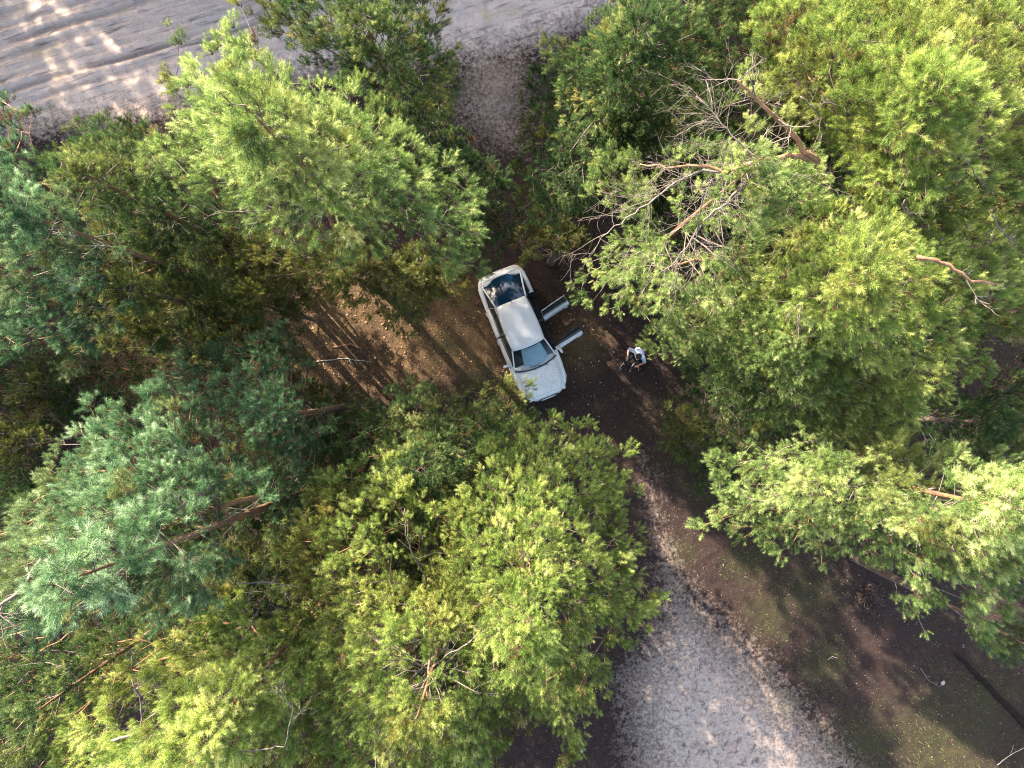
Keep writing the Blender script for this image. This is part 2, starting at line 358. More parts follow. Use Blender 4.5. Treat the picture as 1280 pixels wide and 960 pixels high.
# ------------------------------------------------------------------ white saloon with open driver's side doors
def paint_mat():
    t = NT('white_car_paint'); c = t.coord(); f = t.noise(c, 3, 6, 0.7); f2 = t.noise(c, 40, 3)
    t.l(t.mix(t.ramp(f2, [(0.66, (0,)*3), (0.76, (0.15,)*3)]), t.ramp(f, [(0.3, (0.66, 0.65, 0.63)), (0.7, (0.74, 0.73, 0.71))]), (0.35, 0.32, 0.28)), t.b.inputs['Base Color'])
    t.b.inputs['Roughness'].default_value = 0.45; t.b.inputs['Coat Weight'].default_value = 0.25; t.b.inputs['Coat Roughness'].default_value = 0.08
    return t.m
M['paint'] = paint_mat()
def glass_mat():
    t = NT('tinted_car_glass'); t.b.inputs['Base Color'].default_value = (0.02, 0.035, 0.04, 1)
    t.b.inputs['Roughness'].default_value = 0.02; t.b.inputs['IOR'].default_value = 1.52; t.b.inputs['Specular IOR Level'].default_value = 1.0
    t.b.inputs['Coat Weight'].default_value = 1.0; t.b.inputs['Coat Roughness'].default_value = 0.01
    tr = t.n('ShaderNodeBsdfTransparent'); tr.inputs[0].default_value = (0.55, 0.68, 0.66, 1)
    mx = t.n('ShaderNodeMixShader'); mx.inputs[0].default_value = 0.12; t.l(t.b.outputs[0], mx.inputs[1]); t.l(tr.outputs[0], mx.inputs[2]); t.l(mx.outputs[0], t.out.inputs[0])
    return t.m
M['glass'] = glass_mat()
M['clear'] = glass_mat(); M['clear'].name = 'clear_windscreen_glass'; next(n for n in M['clear'].node_tree.nodes if n.type == 'MIX_SHADER').inputs[0].default_value = 0.8
next(n for n in M['clear'].node_tree.nodes if n.type == 'BSDF_TRANSPARENT').inputs[0].default_value = (0.88, 0.93, 0.94, 1)
def tint_mat():
    t = NT('dark_blue_rear_glass'); t.b.inputs['Base Color'].default_value = (0.004, 0.022, 0.05, 1); t.b.inputs['Roughness'].default_value = 0.03; return t.m
M['rearglass'] = tint_mat()
M['shade'] = plain('pale_sky_reflection', (0.33, 0.48, 0.55), 0.5, scale=3)  # pale blue of the reflected sky, put into the colour
M['blacktrim'] = plain('black_rubber_trim', (0.015, 0.015, 0.016), 0.5)
M['tyre'] = plain('tyre_rubber', (0.02, 0.02, 0.02), 0.8, bump=0.3)
M['rim'] = plain('wheel_alloy', (0.55, 0.56, 0.57), 0.35, 0.8)
M['inside'] = plain('dark_grey_cabin', (0.035, 0.035, 0.038), 0.8, scale=20)
M['seatcloth'] = plain('grey_seat_cloth', (0.09, 0.09, 0.10), 0.9, scale=40, bump=0.3)
M['lampw'] = plain('clear_headlamp', (0.55, 0.58, 0.60), 0.1, 0.3, coat=1)
M['lampr'] = plain('red_tail_lamp', (0.40, 0.02, 0.02), 0.15, coat=1)
M['steel'] = plain('bare_steel', (0.45, 0.43, 0.40), 0.4, 0.7)
def interp(u, tab): return float(np.interp(u, [a for a, _ in tab], [b for _, b in tab]))
WU = [(-2.20, .60), (-2.16, .68), (-2.05, .775), (-1.85, .825), (-1.5, .85), (-0.5, .862), (0.6, .858), (1.3, .848), (1.7, .815), (1.92, .745), (2.05, .65), (2.13, .54), (2.19, .42)]
ZU = [(-2.2, .86), (-2.1, .945), (-1.9, .985), (-1.2, .955), (0, .93), (1.0, .905), (1.4, .86), (1.8, .79), (2.05, .71), (2.14, .64), (2.19, .55)]
def side_pt(u, j):
    w = interp(u, WU); z = interp(u, ZU)
    tab = [(.90, .20), (.97, .26), (.995, .42), (1.0, .56), (.995, .68), (.975, None), (.935, None), (.885, None), (.84, None)]
    f, zz = tab[j]
    if zz is None: zz = {5: z-.085, 6: z-.03, 7: z-.006, 8: z}[j]
    zz = min(zz, z-.01*(8-j))
    return (u, w*f, zz)
def car():
    R0 = empty('car', (P(654.5, 418, 0.8)[0]-0.01, P(654.5, 418, 0.8)[1], 0.03), math.atan2(-0.925, 0.378))
    tag(R0, 'white saloon car parked in the clearing with both left side doors open', 'car')
    R0.location.z = float(gz(R0.location.x, R0.location.y))*0.15+0.02
    us = list(np.arange(-2.2, 2.19, 0.05))+[2.19]
    WH = (-1.32, 1.33)
    def grid(vs_rows, vs, fs, keep=None, flip=False):
        b = len(vs); m = len(vs_rows[0])
        for r in vs_rows: vs.extend(r)
        for i in range(len(vs_rows)-1):
            for j in range(m-1):
                q = [b+i*m+j, b+i*m+j+1, b+(i+1)*m+j+1, b+(i+1)*m+j]
                c = [sum(vs[k][a] for k in q)/4 for a in range(3)]
                if keep and not keep(c): continue
                fs.append(tuple(q[::-1] if flip else q))
    def in_wheel(c): return min(math.hypot(c[0]-w, c[2]-.31) for w in WH) < .37
    FD, RDr = (-0.17, 0.85), (-1.17, -0.20)    # door extents along the car
    def in_door(c): return c[2] > .27 and RDr[0] < c[0] < FD[1]
    vs, fs = [], []
    for sgn in (1, -1):
        rows = [[(u, sgn*side_pt(u, j)[1], side_pt(u, j)[2]) for j in range(9)] for u in us]
        grid(rows, vs, fs, lambda c: not in_wheel(c) and not in_door(c), sgn < 0)
    # nose and tail closures
    for u, fl in ((2.19, False), (-2.2, True)):
        rows = [[(u, -side_pt(u, j)[1], side_pt(u, j)[2]) for j in range(9)], [(u+(0.02 if u > 0 else -0.02), 0, side_pt(u, j)[2]) for j in range(9)], [(u, side_pt(u, j)[1], side_pt(u, j)[2]) for j in range(9)]]
        grid(rows, vs, fs, None, fl)
    # surface under bonnet line / cowl and the deck round the rear glass
    def top(u0, u1, crown, vs, fs, step=0.06, inset=0.0, lift=0.0, wf=.84):
        rows = []
        for u in np.arange(u0, u1+1e-6, (u1-u0)/max(2, round((u1-u0)/step))):
            w = interp(u, WU)*wf-inset; z = interp(u, ZU)+lift
            rows.append([(u, w*f, z+crown*(1-f*f)) for f in np.linspace(-1, 1, 13)])
        grid(rows, vs, fs, None, False)
    top(0.92, 2.19, .028, vs, fs); top(-2.2, -1.86, .012, vs, fs)
    # inner ledges under side windows
    for sgn in (1, -1):
        rows = [[(u, sgn*interp(u, WU)*.84, interp(u, ZU)), (u, sgn*(interp(u, WU)*.84-.045), interp(u, ZU)-.01), (u, sgn*(interp(u, WU)*.84-.05), interp(u, ZU)-.09)] for u in np.arange(-1.9, 1.0, .05)]
        grid(rows, vs, fs, lambda c: not in_door((c[0], 0, 1)), sgn < 0)
    # quarter panel beside the rear glass
    body = mesh_py('body', vs, fs, M['paint'], R0)
    md = body.modifiers.new('solid', 'SOLIDIFY'); md.thickness = 0.012; md.offset = -1
    # sills and floor pan
    bm = bmesh.new(); box(bm, (0, 0, .24), (3.5, 1.52, .05)); 
    for sgn in (1, -1): box(bm, (-.15, sgn*.80, .25), (2.1, .07, .12), None, .015)
    for u in (-1.19, .87): 
        for sgn in (1, -1): box(bm, (u, sgn*.755, .57), (.04, .13, .60))
    bm_obj('floor_pan', bm, M['inside'], R0)
    # wheel wells and wheels
    for w in WH:
        for sgn in (1, -1):
            W = empty('wheel', (w, sgn*.745, .305)); W.parent = R0
            bm = bmesh.new(); prof = [(.20, -.09), (.275, -.10), (.30, -.075), (.305, 0), (.30, .075), (.275, .10), (.20, .09)]
            seg = 32; rings = [[bm.verts.new((r*math.cos(2*math.pi*k/seg), y, r*math.sin(2*math.pi*k/seg))) for r, y in prof] for k in range(seg)]
            for k in range(seg):
                for q in range(len(prof)-1): bm.faces.new((rings[k][q], rings[k][q+1], rings[(k+1) % seg][q+1], rings[(k+1) % seg][q]))
            bm_obj('tyre', bm, M['tyre'], W, True)
            bm = bmesh.new(); bmesh.ops.create_cone(bm, cap_ends=True, segments=24, radius1=.20, radius2=.20, depth=.05, matrix=Matrix.Translation((0, sgn*.05, 0)) @ Matrix.Rotation(math.pi/2, 4, 'X'))
            for k in range(6): box(bm, (.1*math.cos(k*math.pi/3), sgn*.08, .1*math.sin(k*math.pi/3)), (.19, .02, .035), Matrix.Rotation(-k*math.pi/3, 3, 'Y'))
            bm_obj('rim', bm, M['rim'], W)
    # bonnet, boot lid
    vs, fs = [], []; top(1.10, 2.06, .034, vs, fs, .06, .03, .007, .80); o = mesh_py('bonnet', vs, fs, M['paint'], R0); o.modifiers.new('solid', 'SOLIDIFY').thickness = .01
    vs, fs = [], []; top(-2.17, -2.0, .016, vs, fs, .04, .05, .008, .80); o = mesh_py('tailgate', vs, fs, M['paint'], R0); o.modifiers.new('solid', 'SOLIDIFY').thickness = .01
    vs, fs = [], []
    def zt(u, f): return interp(u, ZU)+.028*(1-f*f)+.006
    for sgn in (1, -1): add_tube(vs, fs, [(u, sgn*(interp(u, WU)*.81-.03), interp(u, ZU)+.012) for u in np.linspace(1.10, 2.06, 10)], .006, 4)
    add_tube(vs, fs, [(2.07, f*(interp(2.07, WU)*.80-.03), zt(2.07, f)) for f in np.linspace(-1, 1, 9)], .006, 4)
    mesh_py('bonnet_seam', vs, fs, M['blacktrim'], R0)
    rn_ = np.random.default_rng(3); nn = 150; u_ = np.concatenate([rn_.uniform(1.15, 2.05, 90), rn_.uniform(-.95, .3, 60)]); f_ = rn_.uniform(-.95, .95, nn)
    zz = np.array([interp(u, ZU)+.034*(1-f*f)+.016 if u > 1 else 1.35+.035*(1-f*f)+.034*(1-min(1, abs(u+.3)/.7)**2)+.004 for u, f in zip(u_, f_)])
    cc = np.stack([u_, f_*np.array([interp(u, WU)*.78 if u > 1 else .53 for u in u_]), zz], 1); an = rn_.uniform(0, 6.28, nn)
    dd = np.stack([np.cos(an), np.sin(an), 0*an], 1)*rn_.uniform(.015, .04, (nn, 1)); ss = np.stack([-np.sin(an), np.cos(an), 0*an], 1)*.005
    fl = tri_mesh('fallen_needles', np.stack([cc-dd-ss, cc-dd+ss, cc+dd+(0, 0, .006)], 1), rn_.random(nn)*.7, mleaf, R0); fl['kind'] = 'stuff'
    # roof
    def roofw(u): return interp(u, [(-1.10, .50), (-.6, .545), (0, .565), (.45, .545)])
    rows = []
    for u in np.linspace(-1.08, .40, 20):
        w = roofw(u); e = interp(u, [(-1.08, 1.315), (-.9, 1.355), (-.3, 1.385), (.2, 1.365), (.40, 1.325)])
        row = []
        for f in np.linspace(-1, 1, 17):
            bow = .07*(1-f*f)*(1 if u > .3 else 0)*(u-.3)/.1
            row.append((u+bow*.9, w*f, e+.035*(1-f*f)-.03*abs(f)**8))
        rows.append(row)
    vs, fs = [], []; grid(rows, vs, fs); rf = mesh_py('roof', vs, fs, M['paint'], R0); rf.modifiers.new('solid', 'SOLIDIFY').thickness = .025
    vs, fs = [], []
    for sgn in (1, -1): add_tube(vs, fs, [(u, sgn*(roofw(u)+.004), interp(u, [(-1.08, 1.30), (-.9, 1.338), (-.3, 1.365), (.2, 1.345), (.40, 1.30)])) for u in np.linspace(-1.05, .38, 12)], .010, 5)
    mesh_py('drip_rail', vs, fs, M['blacktrim'], R0)
    # pillars
    def pillar(name, a, b, w, h=.04):
        vs, fs = [], []; a = np.array(a); b = np.array(b); pts = [a+(b-a)*t+np.array([0, 0, .02*math.sin(math.pi*t)]) for t in np.linspace(0, 1, 6)]
        add_tube(vs, fs, pts, w, 8); return mesh_py(name, vs, fs, M['paint'], R0)
    for sgn in (1, -1):
        pillar('front_pillar', (1.04, sgn*.722, .905), (.39, sgn*.545, 1.325), .024)
        pillar('rear_pillar', (-1.93, sgn*.665, .975), (-1.06, sgn*.505, 1.315), .028)
        vs, fs = [], []; add_tube(vs, fs, [(-.19, sgn*.735, .30), (-.19, sgn*.735, .93), (-.20, sgn*.55, 1.345)], .035, 6); mesh_py('centre_pillar', vs, fs, M['inside'], R0)
    # windscreen: glass with black border
    def sheet(name, bot, topc, mat, n=13, m=7, bulge=.03, lift=0):
        rows = []
        for i in range(m):
            t = i/(m-1); row = []
            for f in np.linspace(-1, 1, n):
                pb = np.array(bot(f)); pt = np.array(topc(f)); p = pb*(1-t)+pt*t+np.array([0, 0, bulge*math.sin(math.pi*t)*(1-.3*f*f)+lift]); row.append(tuple(p))
            rows.append(row)
        vs, fs = [], []; grid(rows, vs, fs); return mesh_py(name, vs, fs, mat, R0)
    def ws(k, s): return (lambda f: (1.03+.15*(1-f*f)*s+k, f*.715*s, .93+.012*(1-f*f))), (lambda f: (.405+.06*(1-f*f)-k, f*.535*s, 1.318+.03*(1-f*f)))
    b, t = ws(0, 1); g = sheet('windscreen', b, t, M['clear'], bulge=.045)
    sheet('sky_reflection_sheet', lambda f: (lambda p: (p[0]-.05, p[1]*.60+.06, p[2]-.025))(b(f)), lambda f: (lambda p: (p[0]+.03, p[1]*.60+.05, p[2]-.045))(t(f)), M['shade'], bulge=.04)  # added sheet: sky reflection in the windscreen painted as a pale surface
    vs, fs = [], []
    L = [b(f) for f in np.linspace(-1, 1, 13)]; add_tube(vs, fs, [(p[0], p[1], p[2]+.004) for p in L], .022, 6)
    U_ = [t(f) for f in np.linspace(-1, 1, 9)]; add_tube(vs, fs, [(p[0]+.01, p[1], p[2]+.004) for p in U_], .008, 5)
    mesh_py('windscreen_seal', vs, fs, M['blacktrim'], R0)
    rb = lambda f: (-1.80-.20*(1-abs(f)**2.2), f*.64, .985+.008*(1-f*f)); rt = lambda f: (-1.075, f*.495, 1.315+.03*(1-f*f))
    sheet('rear_window', rb, rt, M['rearglass'], bulge=.05)
    vs, fs = [], []; add_tube(vs, fs, [(rb(f)[0], rb(f)[1], rb(f)[2]) for f in np.linspace(-1, 1, 15)], .014, 6); mesh_py('rear_window_seal', vs, fs, M['blacktrim'], R0)
    # wipers
    for y0, y1 in ((.38, -.22), (-.08, -.62)):
        vs, fs = [], []; add_tube(vs, fs, [(1.20, y0, .955), (1.13, (y0+y1)/2, .975), (1.08, y1, .965)], .010, 5); mesh_py('wiper', vs, fs, M['blacktrim'], R0)
    # side glass on the closed side and both rear quarters
    def quad(name, pts, mat, parent):
        vs = [tuple(p) for p in pts]; n = len(vs); o = mesh_py(name, vs, [tuple(range(n))], mat, parent, False); md = o.modifiers.new('solid', 'SOLIDIFY'); md.thickness = .006; return o
    for sgn in (1, -1):
        quad('quarter_glass', [(-1.20, sgn*.715, .955), (-1.78, sgn*.685, .98), (-1.12, sgn*.52, 1.29)], M['glass'], R0)
    quad('windscreen_corner_glass', [(.86, .72, .93), (.99, .715, .925), (.86, .64, 1.03)], M['glass'], R0)
    # doors: outer skin taken from the body side, glass above with a black frame
    def door(side, ext, hinge_u, angle, is_front):
        u0, u1 = ext; D = empty('door', (hinge_u, side*.80, 0), 0); D.parent = R0; D.rotation_euler = (0, 0, angle)
        ox, oy = hinge_u, side*.80
        uu = np.linspace(u0+.008, u1-.008, 16); vs, fs = [], []
        rows = [[(u-ox, side*side_pt(u, j)[1]-oy, max(.27, side_pt(u, j)[2])) for j in range(1, 9)] for u in uu]
        grid(rows, vs, fs, lambda c: not (side and min(math.hypot(c[0]+ox-w, c[2]-.31) for w in WH) < .37), side < 0)
        sk = mesh_py('panel', vs, fs, M['paint'], D); md = sk.modifiers.new('solid', 'SOLIDIFY'); md.thickness = .02; md.offset = -1
        bm = bmesh.new(); box(bm, ((u0+u1)/2-ox, side*.745-oy, .60), (u1-u0-.06, .05, .60), None, .01); box(bm, ((u0+u1)/2-ox, side*.70-oy, .68), (.5, .06, .05), None, .02); bm_obj('inner_trim', bm, M['inside'], D)
        top = []; rear_taper = .40 if is_front else 0
        pb = [(u0+.02, side*.725, .93), (u1-.03, side*.725, .925)]
        if is_front: fr = [(u0+.02, side*.725, .93), (u0+.03, side*.57, 1.335), (.34, side*.565, 1.325), (u1-.03, side*.70, .955)]
        else: fr = [(u0+.0, side*.72, .94), (u0+.08, side*.545, 1.31), (u1-.03, side*.565, 1.335), (u1-.02, side*.725, .93)]
        fr = [(p[0]-ox, p[1]-oy, p[2]) for p in fr]
        vs, fs = [], []; add_tube(vs, fs, fr+[fr[0]], .018, 6); mesh_py('window_frame', vs, fs, M['blacktrim'] if is_front else M['steel'], D)
        quad('window_glass', fr, M['glass'], D)
        bm = bmesh.new(); box(bm, (u0+.14-ox, side*.868-oy, .76), (.15, .025, .03), None, .01); bm_obj('handle', bm, M['paint'], D)
        if is_front:
            mi = empty('mirror', (u1-.10-ox, side*.92-oy, .98)); mi.parent = D
            bm = bmesh.new(); box(bm, (0, 0, 0), (.085, .20, .13), None, .03); box(bm, (-.01, -side*.12, -.04), (.05, .10, .04), None, .01); bm_obj('mirror_shell', bm, M['paint'], mi, True)
            bm = bmesh.new(); box(bm, (-.045, 0, 0), (.006, .16, .09)); bm_obj('mirror_glass', bm, M['glass'], mi)
        else:
            bm = bmesh.new(); box(bm, (.02, -side*.03, .62), (.16, .02, .05)); bm_obj('check_strap', bm, M['steel'], D)
    A = math.radians(79)
    door(1, FD, .85, -A, True); door(1, RDr, -.20, -A, False)
    door(-1, FD, .85, 0, True); door(-1, RDr, -.20, 0, False)
    # cabin
    bm = bmesh.new(); box(bm, (.86, 0, .80), (.36, 1.36, .22), None, .06); bm_obj('dashboard', bm, M['inside'], R0)
    bm = bmesh.new(); ret = bmesh.ops.create_cone(bm, cap_ends=False, segments=20, radius1=.18, radius2=.18, depth=.03); bmesh.ops.transform(bm, matrix=Matrix.Translation((.58, .36, .84)) @ Matrix.Rotation(math.radians(65), 4, 'Y'), verts=ret['verts'])
    o = bm_obj('steering_wheel', bm, M['blacktrim'], R0); o.modifiers.new('s', 'SOLIDIFY').thickness = .025
    for v in (.36, -.36):
        S = empty('front_seat', (.05, v, .3)); S.parent = R0
        bm = bmesh.new(); box(bm, (.08, 0, .16), (.48, .48, .16), None, .05); bm_obj('seat_cushion', bm, M['seatcloth'], S, True)
        bm = bmesh.new(); box(bm, (-.20, 0, .46), (.14, .46, .58), Matrix.Rotation(math.radians(-14), 3, 'Y'), .05); bm_obj('backrest', bm, M['seatcloth'], S, True)
        bm = bmesh.new(); box(bm, (-.30, 0, .82), (.09, .25, .16), Matrix.Rotation(math.radians(-10), 3, 'Y'), .035); bm_obj('headrest', bm, M['seatcloth'], S, True)
    bm = bmesh.new(); box(bm, (-.85, 0, .46), (.5, 1.3, .18), None, .05); box(bm, (-1.18, 0, .74), (.16, 1.28, .52), Matrix.Rotation(math.radians(-16), 3, 'Y'), .05); bm_obj('rear_seat', bm, M['seatcloth'], R0, True)
    bm = bmesh.new(); box(bm, (-1.58, 0, .90), (.62, 1.26, .03)); bm_obj('parcel_shelf', bm, M['inside'], R0)
    # lamps, bumpers, plate, grille
    for sgn in (1, -1):
        bm = bmesh.new(); box(bm, (2.03, sgn*.52, .60), (.15, .30, .13), Matrix.Rotation(sgn*math.radians(-32), 3, 'Z'), .03); bm_obj('headlight', bm, M['lampw'], R0, True)
        bm = bmesh.new(); box(bm, (-2.13, sgn*.56, .76), (.12, .28, .14), Matrix.Rotation(sgn*math.radians(20), 3, 'Z'), .03); bm_obj('tail_light', bm, M['lampr'], R0, True)
    for s_ in (1, -1):
        vs, fs = [], []
        arc = [(s_*(2.17-.02), 0)]; pts = []
        for f in np.linspace(-1, 1, 15): pts.append((s_*(2.205-(.46 if s_ > 0 else .30)*abs(f)**2.8), f*.81, .43))
        rows = [[(p[0]-s_*.03, p[1]*.97, .22) for p in pts], [(p[0], p[1], .30) for p in pts], [(p[0]+s_*.02, p[1]*1.01, .44) for p in pts], [(p[0]+s_*.012, p[1]*1.005, .53) for p in pts], [(p[0]-s_*.06, p[1]*.97, .56) for p in pts]]
        grid(rows, vs, fs, None, s_ > 0); o = mesh_py('bumper', vs, fs, M['paint'], R0); o.modifiers.new('s', 'SOLIDIFY').thickness = .02
    bm = bmesh.new()
    for k in range(4): box(bm, (2.20, 0, .555+k*.022), (.02, .62, .010))
    bm_obj('grille', bm, M['blacktrim'], R0)
    bm = bmesh.new(); box(bm, (2.245, 0, .42), (.008, .52, .11)); bm_obj('number_plate', bm, M['lampw'], R0)
    vs, fs = [], []; add_tube(vs, fs, [(-1.0, 0, 1.38), (-1.18, 0, 1.52)], .006, 5); mesh_py('aerial', vs, fs, M['blacktrim'], R0)
car()

# ------------------------------------------------------------------ person sitting on the ground
def capsules(chains, voxel, name, mat, parent, smooth_it=2):
    """chains: lists of (point, radius); merged into one continuous surface"""
    bm = bmesh.new()
    for ch in chains:
        for i in range(len(ch)):
            p, r = Vector(ch[i][0]), ch[i][1]
            bmesh.ops.create_icosphere(bm, subdivisions=2, radius=r, matrix=Matrix.Translation(p))
            if i+1 < len(ch):
                q, r2 = Vector(ch[i+1][0]), ch[i+1][1]; d = q-p
                if d.length < 1e-4: continue
                m = Matrix.Translation((p+q)/2) @ d.to_track_quat('Z', 'Y').to_matrix().to_4x4()
                bmesh.ops.create_cone(bm, cap_ends=True, segments=14, radius1=r, radius2=r2, depth=d.length, matrix=m)
    me = bpy.data.meshes.new(name); bm.to_mesh(me); bm.free()
    o = bpy.data.objects.new(name, me); COL.objects.link(o)
    md = o.modifiers.new('r', 'REMESH'); md.mode = 'VOXEL'; md.voxel_size = voxel
    sm = o.modifiers.new('s', 'SMOOTH'); sm.iterations = smooth_it; sm.factor = 0.5
    dg = bpy.context.evaluated_depsgraph_get(); ev = o.evaluated_get(dg); me2 = bpy.data.meshes.new_from_object(ev); me2.name = name
    bpy.data.objects.remove(o); o = link(name, me2, mat, parent); return o
M['skin'] = plain('skin', (0.42, 0.22, 0.15), 0.55, scale=12); M['tee'] = plain('pale_blue_cotton', (0.50, 0.55, 0.72), 0.9, scale=5)
M['black'] = plain('black_cloth', (0.014, 0.014, 0.018), 0.9, scale=15); M['hair'] = plain('dark_hair', (0.02, 0.013, 0.01), 0.6, scale=60, bump=0.5)
M['sole'] = plain('white_rubber_sole', (0.6, 0.6, 0.62), 0.6)
def person():
    # local frame: +X is where the person faces, +Y their left, origin on the ground under the hips
    hip = P(799, 440, 0.15); R0 = empty('person', (hip[0], hip[1], float(gz(hip[0], hip[1])) ), math.atan2(-0.80, -0.60))
    tag(R0, 'dark haired person in pale blue t-shirt and black trousers sitting on the ground', 'person')
    R0.scale = (.94, .94, .94)
    V = lambda *a: a
    pelvis, waist, chest, neck = V(0, 0, .14), V(.04, 0, .32), V(.13, 0, .52), V(.20, 0, .66)
    head = V(.27, .0, .80)
    body = [[(V(0, .08, .13), .12), (V(0, -.08, .13), .12)], [(pelvis, .135), (waist, .13), (chest, .145)],
            [(V(.10, .06, .50), .12), (V(.10, -.06, .50), .12)], [(V(.14, .17, .58), .062), (neck, .06), (V(.14, -.17, .58), .062)],
            [(neck, .058), (V(.235, 0, .73), .056)],
            [(V(.25, 0, .83), .098), (V(.285, 0, .785), .080), (V(.315, 0, .735), .048)], [(V(.375, 0, .775), .014), (V(.362, 0, .80), .012)],
            [(V(.26, .098, .79), .018)], [(V(.26, -.098, .79), .018)]]
    feet = []
    for s, kx, fx in ((1, .40, .52), (-1, .46, .66)):
        body.append([(V(0, s*.10, .13), .095), (V(kx*.5, s*.15, .32), .08), (V(kx, s*.17, .47), .058)])
        body.append([(V(kx, s*.17, .47), .056), (V(kx+.10, s*.165, .30), .056), (V(fx, s*.15, .09), .037)])
        body.append([(V(fx-.03, s*.15, .05), .038), (V(fx+.15, s*.16, .035), .032)])
    for s, el, wr in ((1, V(.22, .34, .42), V(.42, .23, .52)), (-1, V(.18, -.40, .46), V(.44, -.26, .53))):
        sh = V(.14, s*.19, .58)
        body.append([(sh, .055), (el, .042)]); body.append([(el, .041), (V(*[(el[i]*.6+wr[i]*.4) for i in range(3)]), .039), (wr, .026)])
        w = Vector(wr); fwd = Vector((.85, -s*.45, -.25)).normalized(); lat = Vector((fwd.y*s, -fwd.x*s, 0)).normalized()*-1; dn = Vector((0, 0, -1))
        palm = w+fwd*.05
        body.append([(tuple(w), .024), (tuple(palm+lat*.018), .020)]); body.append([(tuple(w), .024), (tuple(palm-lat*.018), .020)])
        for q, ln in enumerate((.072, .082, .078, .060)):
            b = palm+lat*(.030-.020*q)+fwd*.02; k1 = b+fwd*ln*.45+dn*.006; k2 = k1+fwd*ln*.30+dn*ln*.28; k3 = k2+fwd*ln*.08+dn*ln*.28
            body.append([(tuple(b), .0095), (tuple(k1), .009), (tuple(k2), .008), (tuple(k3), .007)])
        tb = w+fwd*.03+lat*.024; t1 = tb+lat*.030+fwd*.020; t2 = t1+fwd*.030+dn*.012
        body.append([(tuple(tb), .012), (tuple(t1), .010), (tuple(t2), .009)])
    capsules(body, .0065, 'body', M['skin'], R0)
    tee = [[(V(-.01, .07, .20), .128), (V(-.01, -.07, .20), .128)], [(V(0, 0, .17), .145), (waist, .152), (chest, .165)],
           [(V(.10, .07, .50), .135), (V(.10, -.07, .50), .135)], [(V(.14, .18, .585), .076), (V(.18, 0, .625), .078), (V(.14, -.18, .585), .076)]]
    for s, el in ((1, V(.22, .34, .42)), (-1, V(.18, -.40, .46))):
        sh = Vector((.14, s*.19, .585)); e = sh+(Vector(el)-sh)*.82; tee.append([(tuple(sh), .075), (tuple(e), .068)])
    capsules(tee, .010, 't_shirt', M['tee'], R0)
    sh = [[(V(0, .08, .13), .135), (V(0, -.08, .13), .135)]]
    for s, kx, fx in ((1, .40, .52), (-1, .46, .66)): sh.append([(V(0, s*.10, .13), .115), (V(kx*.5, s*.15, .32), .10), (V(kx*1.0, s*.168, .465), .078), (V(kx+.04, s*.167, .38), .074), (V((kx+.10+fx)/2, s*.16, .20), .060)])
    capsules(sh, .010, 'trousers', M['black'], R0)
    capsules([[(V(.235, 0, .85), .104), (V(.20, 0, .81), .092)], [(V(.26, 0, .875), .086)]], .008, 'hair', M['hair'], R0)
    for s, fx in ((1, .52), (-1, .66)):
        o = capsules([[(V(fx-.05, s*.15, .055), .046), (V(fx+.06, s*.155, .055), .046), (V(fx+.17, s*.16, .042), .040)]], .007, 'shoe', M['black'], R0)
        capsules([[(V(fx-.06, s*.15, .016), .052), (V(fx+.06, s*.155, .016), .052), (V(fx+.175, s*.16, .016), .047)]], .007, 'sole', M['sole'], o).scale = (1, 1, .45)
    for s in (1, -1):
        bm = bmesh.new(); bmesh.ops.create_icosphere(bm, subdivisions=1, radius=.011, matrix=Matrix.Translation((.352, s*.034, .80))); bm_obj('eye', bm, M['sole'], R0, True)
person()

# ------------------------------------------------------------------ odds and ends lying on the ground
M['trunk_shadow_dark'] = plain('near_black_trunk_shadow', (0.018, 0.013, 0.011), 1.0, spec=0.1, var=0.5, scale=12, bump=0.6)  # near-black colour for the tube that stands in for a trunk shadow
M['palewood'] = plain('weathered_pale_wood', (0.42, 0.36, 0.29), 0.9, scale=20, bump=0.4)
M['stone'] = plain('pale_stone', (0.33, 0.31, 0.29), 0.9, scale=10, bump=0.4)
def stick(name, label, cat, px, r0, r1, mat, forks=0, group=None, seed=1):
    rs = np.random.default_rng(seed); pts = []
    for i in range(len(px)-1):
        for q in range(5): pts.append(P(*px[i])*(1-q/5)+P(*px[i+1])*(q/5)+rs.normal(0, r0*0.2, 3)*(1, 1, 0.1))
    pts.append(P(*px[-1])); n = len(pts)
    for p in pts: p[2] = float(ground_h(np.array([p[0]]), np.array([p[1]]))[0])+r0*0.75
    o0 = pts[0].copy(); vs, fs = [], []; random.seed(seed)
    add_tube(vs, fs, [p-o0 for p in pts], [r0+(r1-r0)*i/(n-1) for i in range(n)], 9, True, 0.1)
    for k in range(forks):
        j = int(rs.integers(1, n-1)); t = pts[j+1]-pts[j-1]; t /= np.linalg.norm(t); sd = 1 if k % 2 else -1
        d = t*0.8+np.array([-t[1], t[0], 0.15])*sd*0.8; L = rs.uniform(0.12, 0.35)
        add_tube(vs, fs, [pts[j]-o0, pts[j]+d*L*0.5-o0+rs.normal(0, .01, 3)*(1, 1, 0), pts[j]+d*L-o0], [r1*0.9, r1*0.7, r1*0.4], 5)
    o = mesh_py(name, vs, fs, mat, None); o.location = o0; tag(o, label, cat, group); return o
stick('trunk_shadow_tube', 'long near-black tube standing in for a trunk shadow across the mossy ground at the lower right', 'trunk_shadow', [(1186, 808), (1218, 842), (1252, 876), (1300, 925)], .05, .12, M['trunk_shadow_dark'], 0, None, 3)  # added dark tube in place of a cast trunk shadow
stick('fallen_branch', 'pale thin stick lying on moss in the bottom right corner', 'branch', [(1246, 956), (1262, 944), (1282, 934)], .015, .008, M['palewood'], 2, 'sticks on the forest floor', 4)
